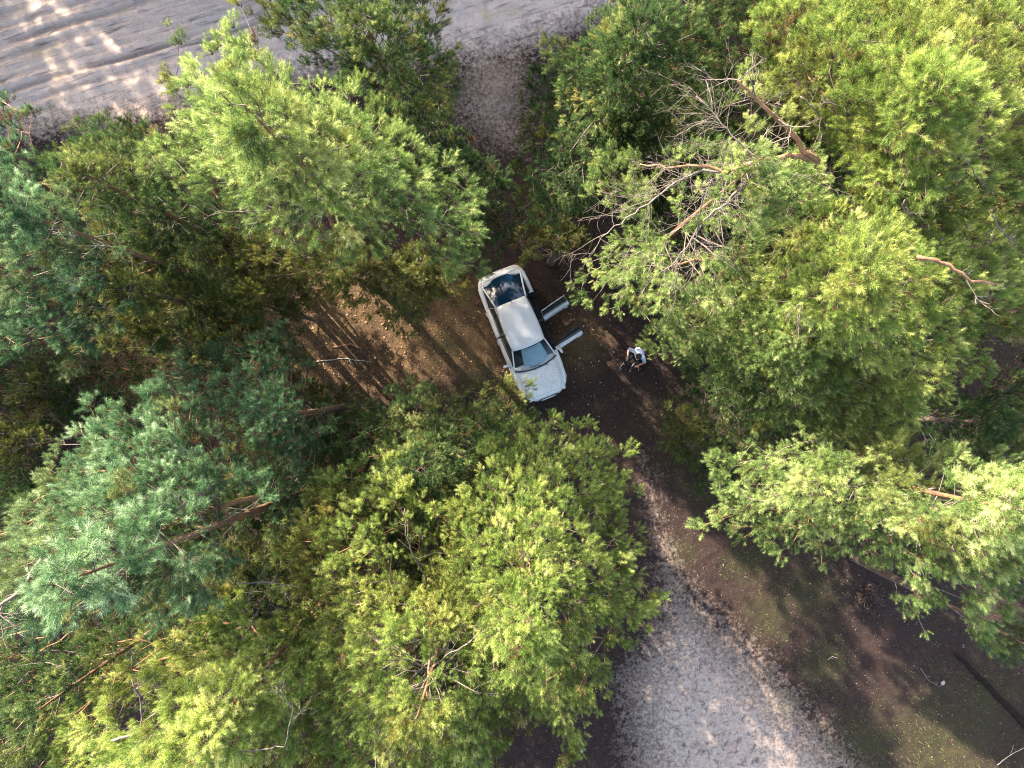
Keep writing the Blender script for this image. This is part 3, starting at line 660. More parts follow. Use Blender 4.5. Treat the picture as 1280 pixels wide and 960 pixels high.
stick('fallen_branch', 'short forked grey stick in the dark litter under the drooping boughs', 'branch', [(1150, 835), (1160, 850), (1172, 857)], .014, .006, M['bark_grey'], 3, 'sticks on the forest floor', 5)
stick('fallen_branch', 'small bent pale stick alone on the dark ground right of the track', 'branch', [(1034, 824), (1040, 820), (1046, 822)], .012, .008, M['palewood'], 1, 'sticks on the forest floor', 7)
stick('fallen_branch', 'long thin stick in the leaves of the sunlit glade', 'branch', [(395, 452), (430, 448), (462, 452)], .02, .010, M['palewood'], 3, 'sticks on the forest floor', 9)
stick('fallen_branch', 'orange brown stick lying between the trunk shadows in the glade', 'branch', [(418, 434), (440, 430), (452, 436)], .03, .018, M['bark_orange'] if 'bark_orange' in M else M['palewood'], 2, 'sticks on the forest floor', 10)
def stone(px, r, label, seed):
    rs = np.random.default_rng(seed); bm = bmesh.new(); bmesh.ops.create_icosphere(bm, subdivisions=2, radius=r)
    for v in bm.verts: v.co = Vector((v.co.x*1.3, v.co.y, v.co.z*0.6))*(1+0.22*noise.noise(v.co*(3/r)*0.3+Vector((seed, 0, 0))))
    o = bm_obj('stone', bm, M['stone'], None, True); p = P(*px); o.location = (p[0], p[1], float(ground_h(np.array([p[0]]), np.array([p[1]]))[0])+r*0.3); o.rotation_euler.z = seed
    tag(o, label, 'stone', 'pale stones on the ground')
stone((1178, 853), .07, 'larger pale stone beside the forked stick under the drooping boughs', 1)
stone((727, 938), .055, 'white stone at the bottom edge left of the sandy track', 2)
def mound(px, r, label, seed):
    rs = np.random.default_rng(seed); p = P(*px); n = 500; a = rs.uniform(0, 6.28, n); q = rs.random(n)**0.6*r
    c = np.stack([q*np.cos(a), q*np.sin(a), 0.22*(1-(q/r)**2)*rs.random(n)+0.02], 1); d = rs.normal(size=(n, 3)); d[:, 2] *= 0.4; d /= np.linalg.norm(d, axis=1, keepdims=True)
    s = np.cross(d, rs.normal(size=(n, 3))); s /= np.linalg.norm(s, axis=1, keepdims=True); L = rs.uniform(.08, .30, (n, 1)); w = rs.uniform(.006, .02, (n, 1))
    o = tri_mesh('brushwood_heap', np.stack([c-d*L/2-s*w, c-d*L/2+s*w, c+d*L/2], 1), rs.random(n)*0.5, mlit); o.location = (p[0], p[1], float(gz(p[0], p[1]))); tag(o, label, 'brushwood')
mound((1088, 745), .45, 'low dark heap of brushwood on the forest floor at the lower right', 5)

# ------------------------------------------------------------------ pines
SHOOTS = [0]
def clump_proto(rs, shoots, k):
    """one spray of pine shoots about 0.4 m across, pointing along +Z: triangles and a tone per triangle"""
    tris, tone = [], []
    for i in range(shoots):
        off = rs.normal(size=3); off /= np.linalg.norm(off); off *= rs.random()**0.55*0.19; off[2] *= 0.55
        d = np.array([0, 0, 0.85])+off/0.19*0.75+rs.normal(0, 0.16, 3); d /= np.linalg.norm(d)
        L = rs.uniform(0.05, 0.15); p0 = off-d*L*0.4; n = int(k*(0.6+L/0.18)); bright = 0.10*rs.normal()
        up = np.array([1.0, 0, 0]) if abs(d[2]) > 0.8 else np.array([0, 0, 1.0]); a = np.cross(d, up); a /= np.linalg.norm(a); b = np.cross(d, a)
        t = ((np.arange(n)+rs.random(n))/n)**0.85; phi = 2.39996*np.arange(n)+rs.normal(0, 0.3, n)
        ang = np.radians(74-48*t**2)+rs.normal(0, 0.10, n)
        nd = d[None]*np.cos(ang)[:, None]+(a[None]*np.cos(phi)[:, None]+b[None]*np.sin(phi)[:, None])*np.sin(ang)[:, None]
        base = p0+d[None]*(t*L)[:, None]; ln = rs.uniform(0.044, 0.074, n)*(0.85+0.3*rs.random())
        sd = np.cross(nd, rs.normal(size=(n, 3))); sd /= np.linalg.norm(sd, axis=1, keepdims=True); sd *= 0.0022
        tris.append(np.stack([base-sd, base+sd, base+nd*ln[:, None]], 1)); tone.append(bright+rs.normal(0, 0.07, n)+0.20*(t**2-0.4))
        e = p0+d*L*0.9; c = np.array([0, 0, -0.10]); s1 = np.cross(e-c, [0.3, 0.5, 0.8]); s1 = s1/np.linalg.norm(s1)*0.004
        s2 = np.cross(e-c, s1); s2 = s2/np.linalg.norm(s2)*0.004
        tris.append(np.array([[c-s1, c+s1, e], [c-s2, c+s2, e]])); tone.append(np.array([-1.0, -1.0]))
    return np.concatenate(tris), np.concatenate(tone)
_pr = np.random.default_rng(99)
NP = 6
PROTOS = [clump_proto(_pr, int(_pr.integers(12, 17)), 56) for _ in range(NP)]
def crown_nodes():
    g = bpy.data.node_groups.new('sprays_on_branches', 'GeometryNodeTree')
    g.interface.new_socket('Geometry', in_out='INPUT', socket_type='NodeSocketGeometry'); g.interface.new_socket('Geometry', in_out='OUTPUT', socket_type='NodeSocketGeometry')
    N = g.nodes.new; K = g.links.new; gi = N('NodeGroupInput'); go = N('NodeGroupOutput')
    def named(nm, ty):
        n = N('GeometryNodeInputNamedAttribute'); n.data_type = ty; n.inputs['Name'].default_value = nm
        return next(o for o in n.outputs if o.name == 'Attribute' and o.enabled)
    pid = named('proto', 'INT'); jn = N('GeometryNodeJoinGeometry'); parts = []
    def sep(v):
        c = N('FunctionNodeCompare'); c.data_type = 'INT'; c.operation = 'EQUAL'
        ia = [i for i in c.inputs if i.enabled]; K(pid, ia[0]); ia[1].default_value = v
        sp = N('GeometryNodeSeparateGeometry'); sp.domain = 'POINT'; K(gi.outputs[0], sp.inputs[0]); K(c.outputs[0], sp.inputs['Selection']); return sp.outputs[0]
    pts = sep(0)
    for v in range(NP, 0, -1):
        ti = N('GeometryNodeGeometryToInstance'); K(sep(v), ti.inputs[0]); K(ti.outputs[0], jn.inputs[0])
    io = N('GeometryNodeInstanceOnPoints'); K(pts, io.inputs['Points']); K(jn.outputs[0], io.inputs['Instance']); io.inputs['Pick Instance'].default_value = True
    K(named('pick', 'INT'), io.inputs['Instance Index'])
    er = N('FunctionNodeEulerToRotation'); K(named('rot', 'FLOAT_VECTOR'), er.inputs[0]); K(er.outputs[0], io.inputs['Rotation'])
    K(named('sc', 'FLOAT_VECTOR'), io.inputs['Scale']); K(io.outputs[0], go.inputs[0]); return g
CROWN_GN = crown_nodes()
def crown_mesh(pts, dirs, sc, tint, warm, mat, parent, rs):
    pv = np.concatenate([p[0].reshape(-1, 3) for p in PROTOS]); pt = np.concatenate([p[1] for p in PROTOS])
    pidx = np.concatenate([np.full(len(p[0])*3, i+1) for i, p in enumerate(PROTOS)]); n = len(pt); m = len(pts); SHOOTS[0] += n
    me = bpy.data.meshes.new('crown'); me.vertices.add(n*3+m); me.vertices.foreach_set('co', np.concatenate([pv, pts]).astype(np.float32).ravel())
    me.loops.add(n*3); me.loops.foreach_set('vertex_index', np.arange(n*3, dtype=np.int32))
    me.polygons.add(n); me.polygons.foreach_set('loop_start', np.arange(0, n*3, 3, dtype=np.int32)); me.update(calc_edges=True)
    at = lambda nm, ty, dom: me.attributes.new(nm, ty, dom).data
    at('nt', 'FLOAT', 'FACE').foreach_set('value', pt.astype(np.float32))
    z = np.zeros(n*3)
    at('proto', 'INT', 'POINT').foreach_set('value', np.concatenate([pidx, np.zeros(m)]).astype(np.int32))
    at('pick', 'INT', 'POINT').foreach_set('value', np.concatenate([z, rs.integers(0, NP, m)]).astype(np.int32))
    at('tint', 'FLOAT', 'POINT').foreach_set('value', np.concatenate([z, tint]).astype(np.float32))
    at('warm', 'FLOAT', 'POINT').foreach_set('value', np.concatenate([z, warm]).astype(np.float32))
    dn = dirs/np.linalg.norm(dirs, axis=1, keepdims=True)
    ry = np.arccos(np.clip(dn[:, 2], -1, 1)); rzz = np.arctan2(dn[:, 1], dn[:, 0])
    # spin about own axis first: R = Rz(rzz) Ry(ry) Rz(spin); converted to XYZ euler
    sp = rs.uniform(0, 6.28, m); E = np.zeros((m, 3))
    for i in range(m):
        e = (Matrix.Rotation(rzz[i], 3, 'Z') @ Matrix.Rotation(ry[i], 3, 'Y') @ Matrix.Rotation(sp[i], 3, 'Z')).to_euler('XYZ'); E[i] = e
    at('rot', 'FLOAT_VECTOR', 'POINT').foreach_set('vector', np.concatenate([np.zeros((n*3, 3)), E]).astype(np.float32).ravel())
    S = np.repeat(sc[:, None], 3, 1); at('sc', 'FLOAT_VECTOR', 'POINT').foreach_set('vector', np.concatenate([np.ones((n*3, 3)), S]).astype(np.float32).ravel())
    o = link('crown', me, mat, parent, False); md = o.modifiers.new('sprays', 'NODES'); md.node_group = CROWN_GN; o['kind'] = 'stuff'; return o

def grow(root_pts, clumps, rs, clen):
    """connect clump points to the trunk with a branching skeleton"""
    nodes = [p for p in root_pts]; parent = [-1]*len(nodes); plen = [0.0]*len(nodes); isroot = len(nodes)
    tip = []
    tz0, tz1 = root_pts[0][2], root_pts[-1][2]
    def axis_pt(z):
        z = np.clip(z, tz0, tz1); i = np.clip((z-tz0)/(tz1-tz0+1e-9)*(len(root_pts)-1), 0, len(root_pts)-1)
        lo = int(i); hi = min(lo+1, len(root_pts)-1); return root_pts[lo]*(1-(i-lo))+root_pts[hi]*(i-lo)
    hd = np.array([np.hypot(*(c[:2]-axis_pt(c[2])[:2])) for c in clumps])
    order = np.argsort(hd)
    arr = np.array(nodes); pl = np.array(plen)
    for ci in order:
        c = clumps[ci]; d = np.linalg.norm(arr-c, axis=1)
        drop = np.maximum(0, arr[:, 2]-(c[2]-0.28*np.hypot(arr[:, 0]-c[0], arr[:, 1]-c[1])))
        cost = d+0.30*pl+1.2*drop; j = int(np.argmin(cost))
        a = arr[j]; L = np.linalg.norm(c-a); m = max(1, int(L/0.35)); last = j; new = []; npl = []
        sag = -0.10*L; jit = rs.normal(0, 0.03*L, 3)
        for q in range(1, m+1):
            f = q/m; w = 4*f*(1-f); p = a*(1-f)+c*f+np.array([0, 0, sag*w])+jit*w
            new.append(p); nodes.append(p); parent.append(last); last = len(nodes)-1; npl.append(pl[j]+L*f)
        arr = np.vstack([arr, new]); pl = np.concatenate([pl, npl]); tip.append((ci, last))
    cnt = np.zeros(len(nodes)); 
    for _, i in tip:
        while i >= isroot: cnt[i] += 1; i = parent[i]
    return nodes, parent, cnt, isroot, tip

def pine(label, apex, ztop, zlow, poly, mat, seed, spacing=0.42, shoots=10, layers=3, size=1.0, k=15, voids=0.28, keepout=(),
         tintoff=0.0, base=None, lean=(0, 0), trunk_r=0.13, group=None, lead=2.4, name='pine_tree', thick=2.2, extra=None):
    rs = np.random.default_rng(seed); random.seed(seed)
    layers += 1; spacing *= DENS_SP
    A = P(*apex, ztop); B = np.array([A[0]+lean[0], A[1]+lean[1], 0.0]) if base is None else P(*base, 0)
    B[2] = float(gz(B[0], B[1]))-0.05
    org = Vector(B)
    # trunk
    nt = 26; tp = []
    for i in range(nt):
        f = i/(nt-1); p = B*(1-f)+(A-np.array([0, 0, 0.15]))*f
        w = math.sin(f*3.1)*0.05; p = p+np.array([w*math.sin(seed+f*5), w*math.cos(seed*2+f*4), 0]); tp.append(p)
    root = empty(name, org); tag(root, label, 'pine tree', group or 'pine trees around the clearing')
    vs, fs = [], []; add_tube(vs, fs, [p-B for p in tp], [trunk_r*(1.12-0.8*(i/(nt-1)) if i < nt*0.55 else 0.72*(1-((i/(nt-1))-0.55)/0.45)**0.8*0.62+0.08) for i in range(nt)], 10, True, 0.06)
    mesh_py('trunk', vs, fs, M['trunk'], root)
    # clump centres
    poly = np.asarray(poly, float); mn, mx = poly.min(0), poly.max(0)
    C = []
    for layer in range(layers):
        zm = (ztop+zlow)/2; sp = spacing*FPX/(H-zm)*(1.0 if layer == 0 else 1.12)
        gx = np.arange(mn[0], mx[0], sp); gy = np.arange(mn[1], mx[1], sp*0.87)
        X, Y = np.meshgrid(gx, gy); X = X+(np.arange(len(gy)) % 2)[:, None]*sp/2
        X = X.ravel()+rs.uniform(-0.42, 0.42, X.size)*sp; Y = Y.ravel()+rs.uniform(-0.42, 0.42, Y.size)*sp
        d = sdist(X, Y, poly); marg = 0.03*FPX/(H-zm)
        ok = d > marg*(1+5*layer)+rs.normal(0, 2, d.shape); X, Y, d = X[ok], Y[ok], d[ok]
        ra = np.hypot(X-apex[0], Y-apex[1]); t = ra/(ra+np.maximum(d, 0)+1e-6)
        z = zlow+(ztop-zlow)*(1-t**1.35)+0.55*(vnoise(X/60, Y/60, 0*X+seed, 9)-0.5)*2+rs.uniform(-0.2, 0.2, X.shape)
        z -= layer*(thick/layers)*(0.8+0.4*rs.random(X.shape))
        z = np.minimum(z, ztop-0.1); z = np.maximum(z, 0.3)
        v = vnoise(X/34, Y/34, z*1.3+layer*7, seed) > voids*(0.75 if layer < 2 else 0.5)
        for (kx, ky, kr, kp) in keepout:
            v &= ~((np.hypot(X-kx, Y-ky) < kr) & (rs.random(X.shape) > kp))
        X, Y, z = X[v], Y[v], z[v]
        C.append(np.stack([(X-640)/FPX*(H-z), (480-Y)/FPX*(H-z), z], 1))
    # clumps set round the stem itself, so that the leader is clothed
    m = int((ztop-zlow)*9*lead); zz = rs.uniform(zlow-0.5, ztop-0.05, m); aa = rs.uniform(0, 6.28, m)
    rr = rs.uniform(0.12, 0.35, m)+(ztop-zz)*rs.uniform(0.05, 0.30, m); tq = np.array(tp)
    sx = np.interp(zz, tq[:, 2], tq[:, 0])+rr*np.cos(aa); sy = np.interp(zz, tq[:, 2], tq[:, 1])+rr*np.sin(aa)
    qx = sx/(H-zz)*FPX+640; qy = 480-sy/(H-zz)*FPX; ok = np.ones(m, bool)
    for (kx, ky, kr, kp) in keepout: ok &= ~((np.hypot(qx-kx, qy-ky) < kr) & (rs.random(m) > kp))
    ok &= sdist(qx, qy, poly) > -12
    C.append(np.stack([sx, sy, zz], 1)[ok])
    C = np.concatenate(C)
    zc0 = max(1.0, zlow-thick-1.2); tpa = np.array(tp); rz = np.linspace(min(zc0, ztop-1), ztop-0.15, 24)
    roots = [np.array([np.interp(z, tpa[:, 2], tpa[:, 0]), np.interp(z, tpa[:, 2], tpa[:, 1]), z]) for z in rz]
    nodes, parent, cnt, isroot, tips = grow(roots, C, rs, 0.3)
    # wood: split into one mesh per main limb
    kids = {}
    for i in range(isroot, len(nodes)): kids.setdefault(parent[i], []).append(i)
    rad = lambda i: min(0.004+0.0026*math.sqrt(cnt[i]), 0.036)
    def chain(start, i, vs, fs, n):
        st = [(start, i)]
        while st:
            a, b = st.pop(); pts = [nodes[a]-B, nodes[b]-B]; rr = [min(rad(b)*1.15, trunk_r*0.5), rad(b)]; cur = b
            while True:
                ks = kids.get(cur, [])
                if not ks: break
                ks = sorted(ks, key=lambda q: -cnt[q])
                for o in ks[1:]: st.append((cur, o))
                cur = ks[0]; pts.append(nodes[cur]-B); rr.append(rad(cur))
            add_tube(vs, fs, pts, rr, 5 if rr[0] > 0.02 else 3, False, 0.1)
    tv, tf = [], []
    for r in range(isroot):
        for i in kids.get(r, []):
            if cnt[i] >= 9:
                vs, fs = [], []; chain(r, i, vs, fs, 5); mesh_py('branch', vs, fs, M['bark_orange'] if cnt[i] > 80 else M['bark_grey'], root)
            else: chain(r, i, tv, tf, 3)
    # one spray of shoots at every clump
    AXY = np.stack([np.interp(C[:, 2], tpa[:, 2], tpa[:, 0]), np.interp(C[:, 2], tpa[:, 2], tpa[:, 1])], 1)
    out = C[:, :2]-AXY; hdist = np.linalg.norm(out, axis=1, keepdims=True); out = out/(hdist+1e-6)
    tall = np.clip((C[:, 2]-zlow)/(ztop-zlow+1e-6), 0, 1); m = len(C)
    od = np.concatenate([out, (0.45+0.8*tall)[:, None]], 1)+rs.normal(0, 0.28, (m, 3)); od[:, 2] = np.maximum(od[:, 2], 0.05)
    W = C[:, 0]; cn = vnoise(C[:, 0]*0.9+40, C[:, 1]*0.9+40, C[:, 2]*0.9, seed+3)
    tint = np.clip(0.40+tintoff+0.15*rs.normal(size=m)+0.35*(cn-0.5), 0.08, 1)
    warm = np.clip(1.3*(vnoise(C[:, 0]*0.7+9, C[:, 1]*0.7+9, C[:, 2]*0.7, 77)-0.52), 0, 0.55)+np.where(rs.random(m) < 0.03, 0.6, 0)
    sc = np.clip(rs.normal(1.05, 0.24, m), 0.55, 1.6)*size*spacing/0.32*0.98
    cr = crown_mesh(C-B, od, sc, tint, np.clip(warm, 0, 1), M[mat], root, rs)
    if extra: extra(root, B, rs, tv, tf)
    o = mesh_py('twigs', tv, tf, M['bark_grey'], root); o['kind'] = 'stuff'
    return root

def bare(root, B, rs, px, r0, r1, mat='bark_orange', twigs=0, tl=0.8, spread=1.0, name='branch'):
    r0 *= 0.72; r1 *= 0.72; twigs = int(twigs*0.62)
    """a limb traced as (x, y, z) points, with thin bare side twigs"""
    pts = [P(*p) for p in px]; dense = []
    for i in range(len(pts)-1):
        m = max(2, int(np.linalg.norm(pts[i+1]-pts[i])/0.12))
        for q in range(m): dense.append(pts[i]*(1-q/m)+pts[i+1]*(q/m)+rs.normal(0, 0.012, 3))
    dense.append(pts[-1]); n = len(dense)
    vs, fs = [], []; add_tube(vs, fs, [p-B for p in dense], [r0+(r1-r0)*i/(n-1) for i in range(n)], 6, True, 0.1)
    o = mesh_py(name, vs, fs, M[mat], root)
    if twigs:
        vs, fs = [], []
        def tw(p, d, l, r, dep):
            m = 5; pp = [p]; 
            for q in range(m):
                d = d+rs.normal(0, 0.16, 3); d /= np.linalg.norm(d); pp.append(pp[-1]+d*l/m)
            add_tube(vs, fs, [a-B for a in pp], [r*(1-0.7*i/m) for i in range(m+1)], 3, False)
            if dep:
                for q in range(int(rs.integers(2, 5))):
                    j = int(rs.integers(1, m+1)); s = d+rs.normal(0, 0.55, 3); s[2] *= 0.5; s /= np.linalg.norm(s); tw(pp[j], s, l*rs.uniform(0.35, 0.65), r*0.6, dep-1)
        for q in range(twigs):
            j = int(rs.integers(n//5, n)); t = dense[min(j+1, n-1)]-dense[j-1]; t /= np.linalg.norm(t)+1e-9
            s = t*0.7+rs.normal(0, 0.6, 3)*spread; s[2] *= 0.5; s /= np.linalg.norm(s)
            tw(dense[j], s, tl*rs.uniform(0.5, 1.1), max(r1*0.6, 0.006), 2)
        w = mesh_py('dead_twigs', vs, fs, M['bark_grey'], o); w['kind'] = 'stuff'
    return o

def ex_bottom(root, B, rs, tv, tf):
    bare(root, B, rs, [(541, 742, 8.5), (538, 800, 10), (534, 872, 11.4)], 0.06, 0.02)
    for e in ((480, 850), (500, 880), (590, 800), (600, 868), (470, 800), (560, 900), (515, 905)):
        z = 10.6; bare(root, B, rs, [(536, 838, z), ((536+e[0])/2, (838+e[1])/2-4, z+0.3), (e[0], e[1], z+0.5)], 0.022, 0.008, 'bark_grey', 5, 0.5)
    bare(root, B, rs, [(536, 730, 9), (520, 700, 9.6), (507, 668, 10.2), (506, 636, 10.5)], 0.03, 0.012, 'bark_grey', 8, 0.5)
def ex_bottom_right(root, B, rs, tv, tf):
    bare(root, B, rs, [(670, 650, 8.5), (660, 690, 9.6), (664, 735, 10.5)], 0.04, 0.02, 'bark_orange', 6, 0.4)
    bare(root, B, rs, [(650, 770, 10), (600, 790, 10.3), (555, 830, 10.5)], 0.02, 0.01, 'bark_grey', 8, 0.5)
def ex_left_bottom(root, B, rs, tv, tf):
    bare(root, B, rs, [(140, 925, 12), (175, 915, 12), (177, 880, 12.2), (165, 850, 12.5)], 0.028, 0.012, 'bark_grey', 9, 0.4)
    bare(root, B, rs, [(245, 955, 12), (300, 940, 12.1), (355, 932, 12.2), (365, 890, 12.2), (350, 862, 12.3)], 0.022, 0.01, 'bark_grey', 7, 0.4)
    bare(root, B, rs, [(290, 730, 9.5), (345, 728, 9.8), (375, 735, 10)], 0.022, 0.01, 'bark_grey', 8, 0.6)
    bare(root, B, rs, [(310, 790, 9.5), (330, 745, 9.8), (345, 720, 10)], 0.02, 0.01, 'bark_grey', 8, 0.5)
def ex_blue(root, B, rs, tv, tf):
    bare(root, B, rs, [(330, 618, 8.6), (268, 636, 9.8), (205, 660, 11)], 0.085, 0.07, 'bark_orange', 3, 0.4)
    bare(root, B, rs, [(300, 594, 9.5), (265, 608, 10.5), (215, 640, 11.6)], 0.045, 0.035, 'bark_grey', 5, 0.5)
    bare(root, B, rs, [(55, 690, 13), (30, 735, 13.4), (-20, 770, 13.8)], 0.05, 0.03, 'bark_grey', 14, 0.5)
def ex_tl(root, B, rs, tv, tf):
    bare(root, B, rs, [(420, 290, 8), (408, 262, 9.5), (415, 246, 10)], 0.07, 0.05, 'bark_orange', 3, 0.5)
    bare(root, B, rs, [(440, 235, 10.5), (452, 214, 11), (470, 200, 11.2)], 0.04, 0.02, 'bark_orange', 3, 0.4)
    bare(root, B, rs, [(330, 182, 12.6), (345, 205, 12.4), (352, 222, 12)], 0.035, 0.02, 'bark_orange', 5, 0.35)
    bare(root, B, rs, [(400, 250, 10), (350, 262, 11), (300, 265, 11.5)], 0.03, 0.012, 'bark_grey', 12, 0.5)
def ex_dead(root, B, rs, tv, tf):
    z = 12.3
    bare(root, B, rs, [(1024, 200, 11.9), (985, 194, z), (940, 204, z), (905, 216, z), (886, 208, z), (862, 207, z), (835, 209, z), (800, 205, z)], 0.075, 0.014, 'bark_orange', 34, 1.0, 1.0)
    bare(root, B, rs, [(1022, 199, 12), (1004, 190, 12.2), (998, 175, 12.3), (972, 148, 12.6), (940, 118, 12.9), (922, 100, 13.1)], 0.07, 0.03, 'bark_orange', 14, 0.8)
    bare(root, B, rs, [(904, 216, z), (880, 212, z), (845, 228, 12), (800, 262, 11.8), (752, 296, 11.6)], 0.03, 0.012, 'bark_grey', 26, 0.9)
    bare(root, B, rs, [(938, 206, z), (932, 228, 12), (910, 252, 11.7), (880, 275, 11.4), (858, 310, 11.2), (832, 336, 11)], 0.04, 0.012, 'bark_grey', 34, 1.0)
    bare(root, B, rs, [(950, 200, z), (915, 170, 12.4), (890, 140, 12.5), (870, 120, 12.6)], 0.026, 0.01, 'bark_grey', 26, 0.9)
    bare(root, B, rs, [(905, 216, z), (880, 245, 12), (870, 285, 11.6), (868, 330, 11.2)], 0.022, 0.008, 'bark_grey', 22, 0.8)
    bare(root, B, rs, [(882, 323, 9), (862, 327, 9.2), (845, 330, 9.3)], 0.04, 0.03, 'bark_orange', 2, 0.4)
def ex_right(root, B, rs, tv, tf):
    bare(root, B, rs, [(1146, 320, 12.6), (1185, 332, 12.5), (1215, 350, 12.4), (1245, 356, 12.3)], 0.05, 0.03, 'bark_orange', 4, 0.5)
    bare(root, B, rs, [(1038, 386, 11), (1052, 400, 11), (1062, 412, 11)], 0.04, 0.03, 'bark_orange', 8, 0.5)
    bare(root, B, rs, [(1100, 50, 11), (1108, 78, 11), (1092, 58, 11)], 0.025, 0.015, 'bark_orange', 8, 0.4)
    for (x, y) in ((1010, 360), (1200, 190), (1240, 270), (1000, 120), (1130, 250), (1060, 300)):
        bare(root, B, rs, [(x, y, 12), (x+rs.uniform(-30, 30), y+rs.uniform(15, 45), 11.6)], 0.02, 0.01, 'bark_grey', 9, 0.5)

T = {}
DENS_SP, DENS_SH, DENS_K = 0.73, 1.35, 1.16
T['tl'] = pine('tall sunlit pine with spiky pale green shoots overhanging the edge of the sandy road', (300, 125), 15.4, 9.6,
    [(205, 20), (240, 60), (290, -15), (325, 50), (385, 85), (440, 85), (510, 145), (560, 195), (620, 240), (612, 300), (608, 350), (570, 368), (530, 330), (500, 300), (460, 330), (390, 300), (300, 275), (265, 262), (170, 210), (178, 168), (215, 130), (188, 95), (212, 70)],
    'green', 11, lead=2.2, spacing=0.40, shoots=12, size=1.15, tintoff=0.12, voids=0.25, base=(475, 318), layers=3, k=17, extra=ex_tl)
T['tlb'] = pine('olive pine standing low beneath the tall sunlit pine', (420, 330), 8.4, 5.0,
    [(230, 270), (330, 275), (450, 290), (530, 330), (555, 370), (520, 420), (440, 370), (390, 360), (330, 385), (240, 340), (190, 340)],
    'olive', 12, spacing=0.42, shoots=9, voids=0.42, size=1.0)
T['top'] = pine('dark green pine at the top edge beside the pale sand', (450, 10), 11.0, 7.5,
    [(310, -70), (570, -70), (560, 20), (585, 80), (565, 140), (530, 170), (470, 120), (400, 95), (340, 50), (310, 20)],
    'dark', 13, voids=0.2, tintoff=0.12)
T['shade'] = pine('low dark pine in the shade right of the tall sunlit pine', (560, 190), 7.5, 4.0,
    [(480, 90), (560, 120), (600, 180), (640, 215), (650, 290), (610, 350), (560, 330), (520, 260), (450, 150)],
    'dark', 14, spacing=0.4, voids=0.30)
T['l1'] = pine('dark pine along the lower edge of the sandy road', (70, 200), 11.5, 7.0,
    [(60, 170), (115, 132), (180, 150), (235, 210), (270, 300), (300, 360), (230, 390), (150, 330), (100, 260), (30, 220)],
    'dark', 15, tintoff=0.15, voids=0.36, layers=3)
T['l2'] = pine('bluish pine at the left edge below the sandy road', (-20, 250), 13.0, 8.5,
    [(-80, 150), (10, 115), (48, 120), (40, 170), (75, 240), (110, 270), (150, 330), (150, 400), (130, 440), (105, 490), (60, 450), (20, 455), (-80, 460)],
    'blue', 16, voids=0.34, tintoff=-0.02, size=1.1)
T['l3'] = pine('sparse olive pine between the bluish left edge pine and the dark glade', (150, 360), 9.5, 6.0,
    [(110, 250), (200, 280), (280, 330), (330, 380), (290, 430), (200, 420), (130, 440), (90, 400)],
    'olive', 17, voids=0.45, layers=2)
T['blue'] = pine('large blue-green pine with long soft needles in the lower left', (60, 735), 15.0, 9.6,
    [(118, 480), (165, 505), (200, 470), (245, 470), (262, 530), (300, 560), (330, 610), (290, 620), (285, 690), (300, 720), (255, 750), (200, 790), (160, 760), (100, 740), (80, 800), (-80, 830), (-80, 690), (10, 640), (55, 580), (80, 540)],
    'blue', 18, lead=2, spacing=0.40, shoots=12, size=1.25, voids=0.26, tintoff=0.08, k=17, base=(430, 600), extra=ex_blue)
T['mid'] = pine('small blue-green pine between the large lower left pine and the glade', (330, 520), 10.5, 6.5,
    [(240, 420), (300, 400), (355, 405), (385, 450), (370, 490), (420, 540), (400, 590), (385, 640), (350, 690), (320, 640), (270, 560), (225, 520), (185, 470), (180, 430), (225, 410)],
    'blue', 19, voids=0.38, tintoff=-0.1)
T['midr'] = pine('shaded green pine just below left of the car bonnet', (520, 590), 8.6, 5.2,
    [(380, 490), (460, 500), (520, 470), (560, 485), (610, 470), (648, 462), (672, 492), (700, 530), (640, 640), (560, 700), (440, 690), (380, 640), (340, 560)],
    'dark', 20, voids=0.33, tintoff=0.22, shoots=10)
T['br'] = pine('bright yellow-green pine with its edge hanging over the sandy track', (660, 800), 12.4, 8.2,
    [(645, 520), (700, 495), (735, 525), (790, 560), (800, 600), (795, 640), (818, 690), (812, 720), (830, 760), (822, 800), (760, 815), (768, 868), (745, 890), (728, 965), (690, 1010), (680, 930), (650, 890), (590, 900), (540, 760), (540, 640), (600, 560)],
    'yellow', 21, voids=0.2, tintoff=0.05, shoots=12, layers=3, extra=ex_bottom_right, keepout=((655, 930, 45, 0.1),))
T['bc'] = pine('yellow-green pine with a bare orange trunk tip and grey spokes at the bottom centre', (520, 900), 12.6, 8.0,
    [(390, 590), (470, 560), (570, 620), (620, 760), (620, 870), (650, 960), (600, 1060), (370, 1060), (350, 900), (350, 760), (330, 670)],
    'yellow', 22, voids=0.15, tintoff=0.08, shoots=11, layers=3, extra=ex_bottom, keepout=((538, 830, 42, 0.25), (520, 680, 45, 0.25)))
T['bl'] = pine('olive green pine with pale curved branches near the bottom left', (230, 950), 13.4, 8.6,
    [(160, 800), (290, 740), (380, 700), (410, 800), (400, 930), (420, 1060), (100, 1060), (20, 900), (100, 860)],
    'yellow', 23, voids=0.18, tintoff=0.14, shoots=10, size=1.1, extra=ex_left_bottom, keepout=((170, 885, 30, 0.2), (340, 740, 40, 0.2)))
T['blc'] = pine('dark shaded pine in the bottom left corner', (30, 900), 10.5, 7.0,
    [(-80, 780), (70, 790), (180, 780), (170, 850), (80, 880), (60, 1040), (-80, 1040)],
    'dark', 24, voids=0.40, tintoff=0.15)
T['tc'] = pine('dark green pine facing the sand gap at the top centre', (800, 20), 10.0, 6.0,
    [(672, 30), (700, 50), (740, 15), (800, -60), (960, -60), (940, 60), (900, 120), (850, 180), (760, 210), (735, 270), (690, 300), (650, 270), (660, 220), (700, 150), (680, 90)],
    'dark', 25, voids=0.30, tintoff=0.18, layers=3)
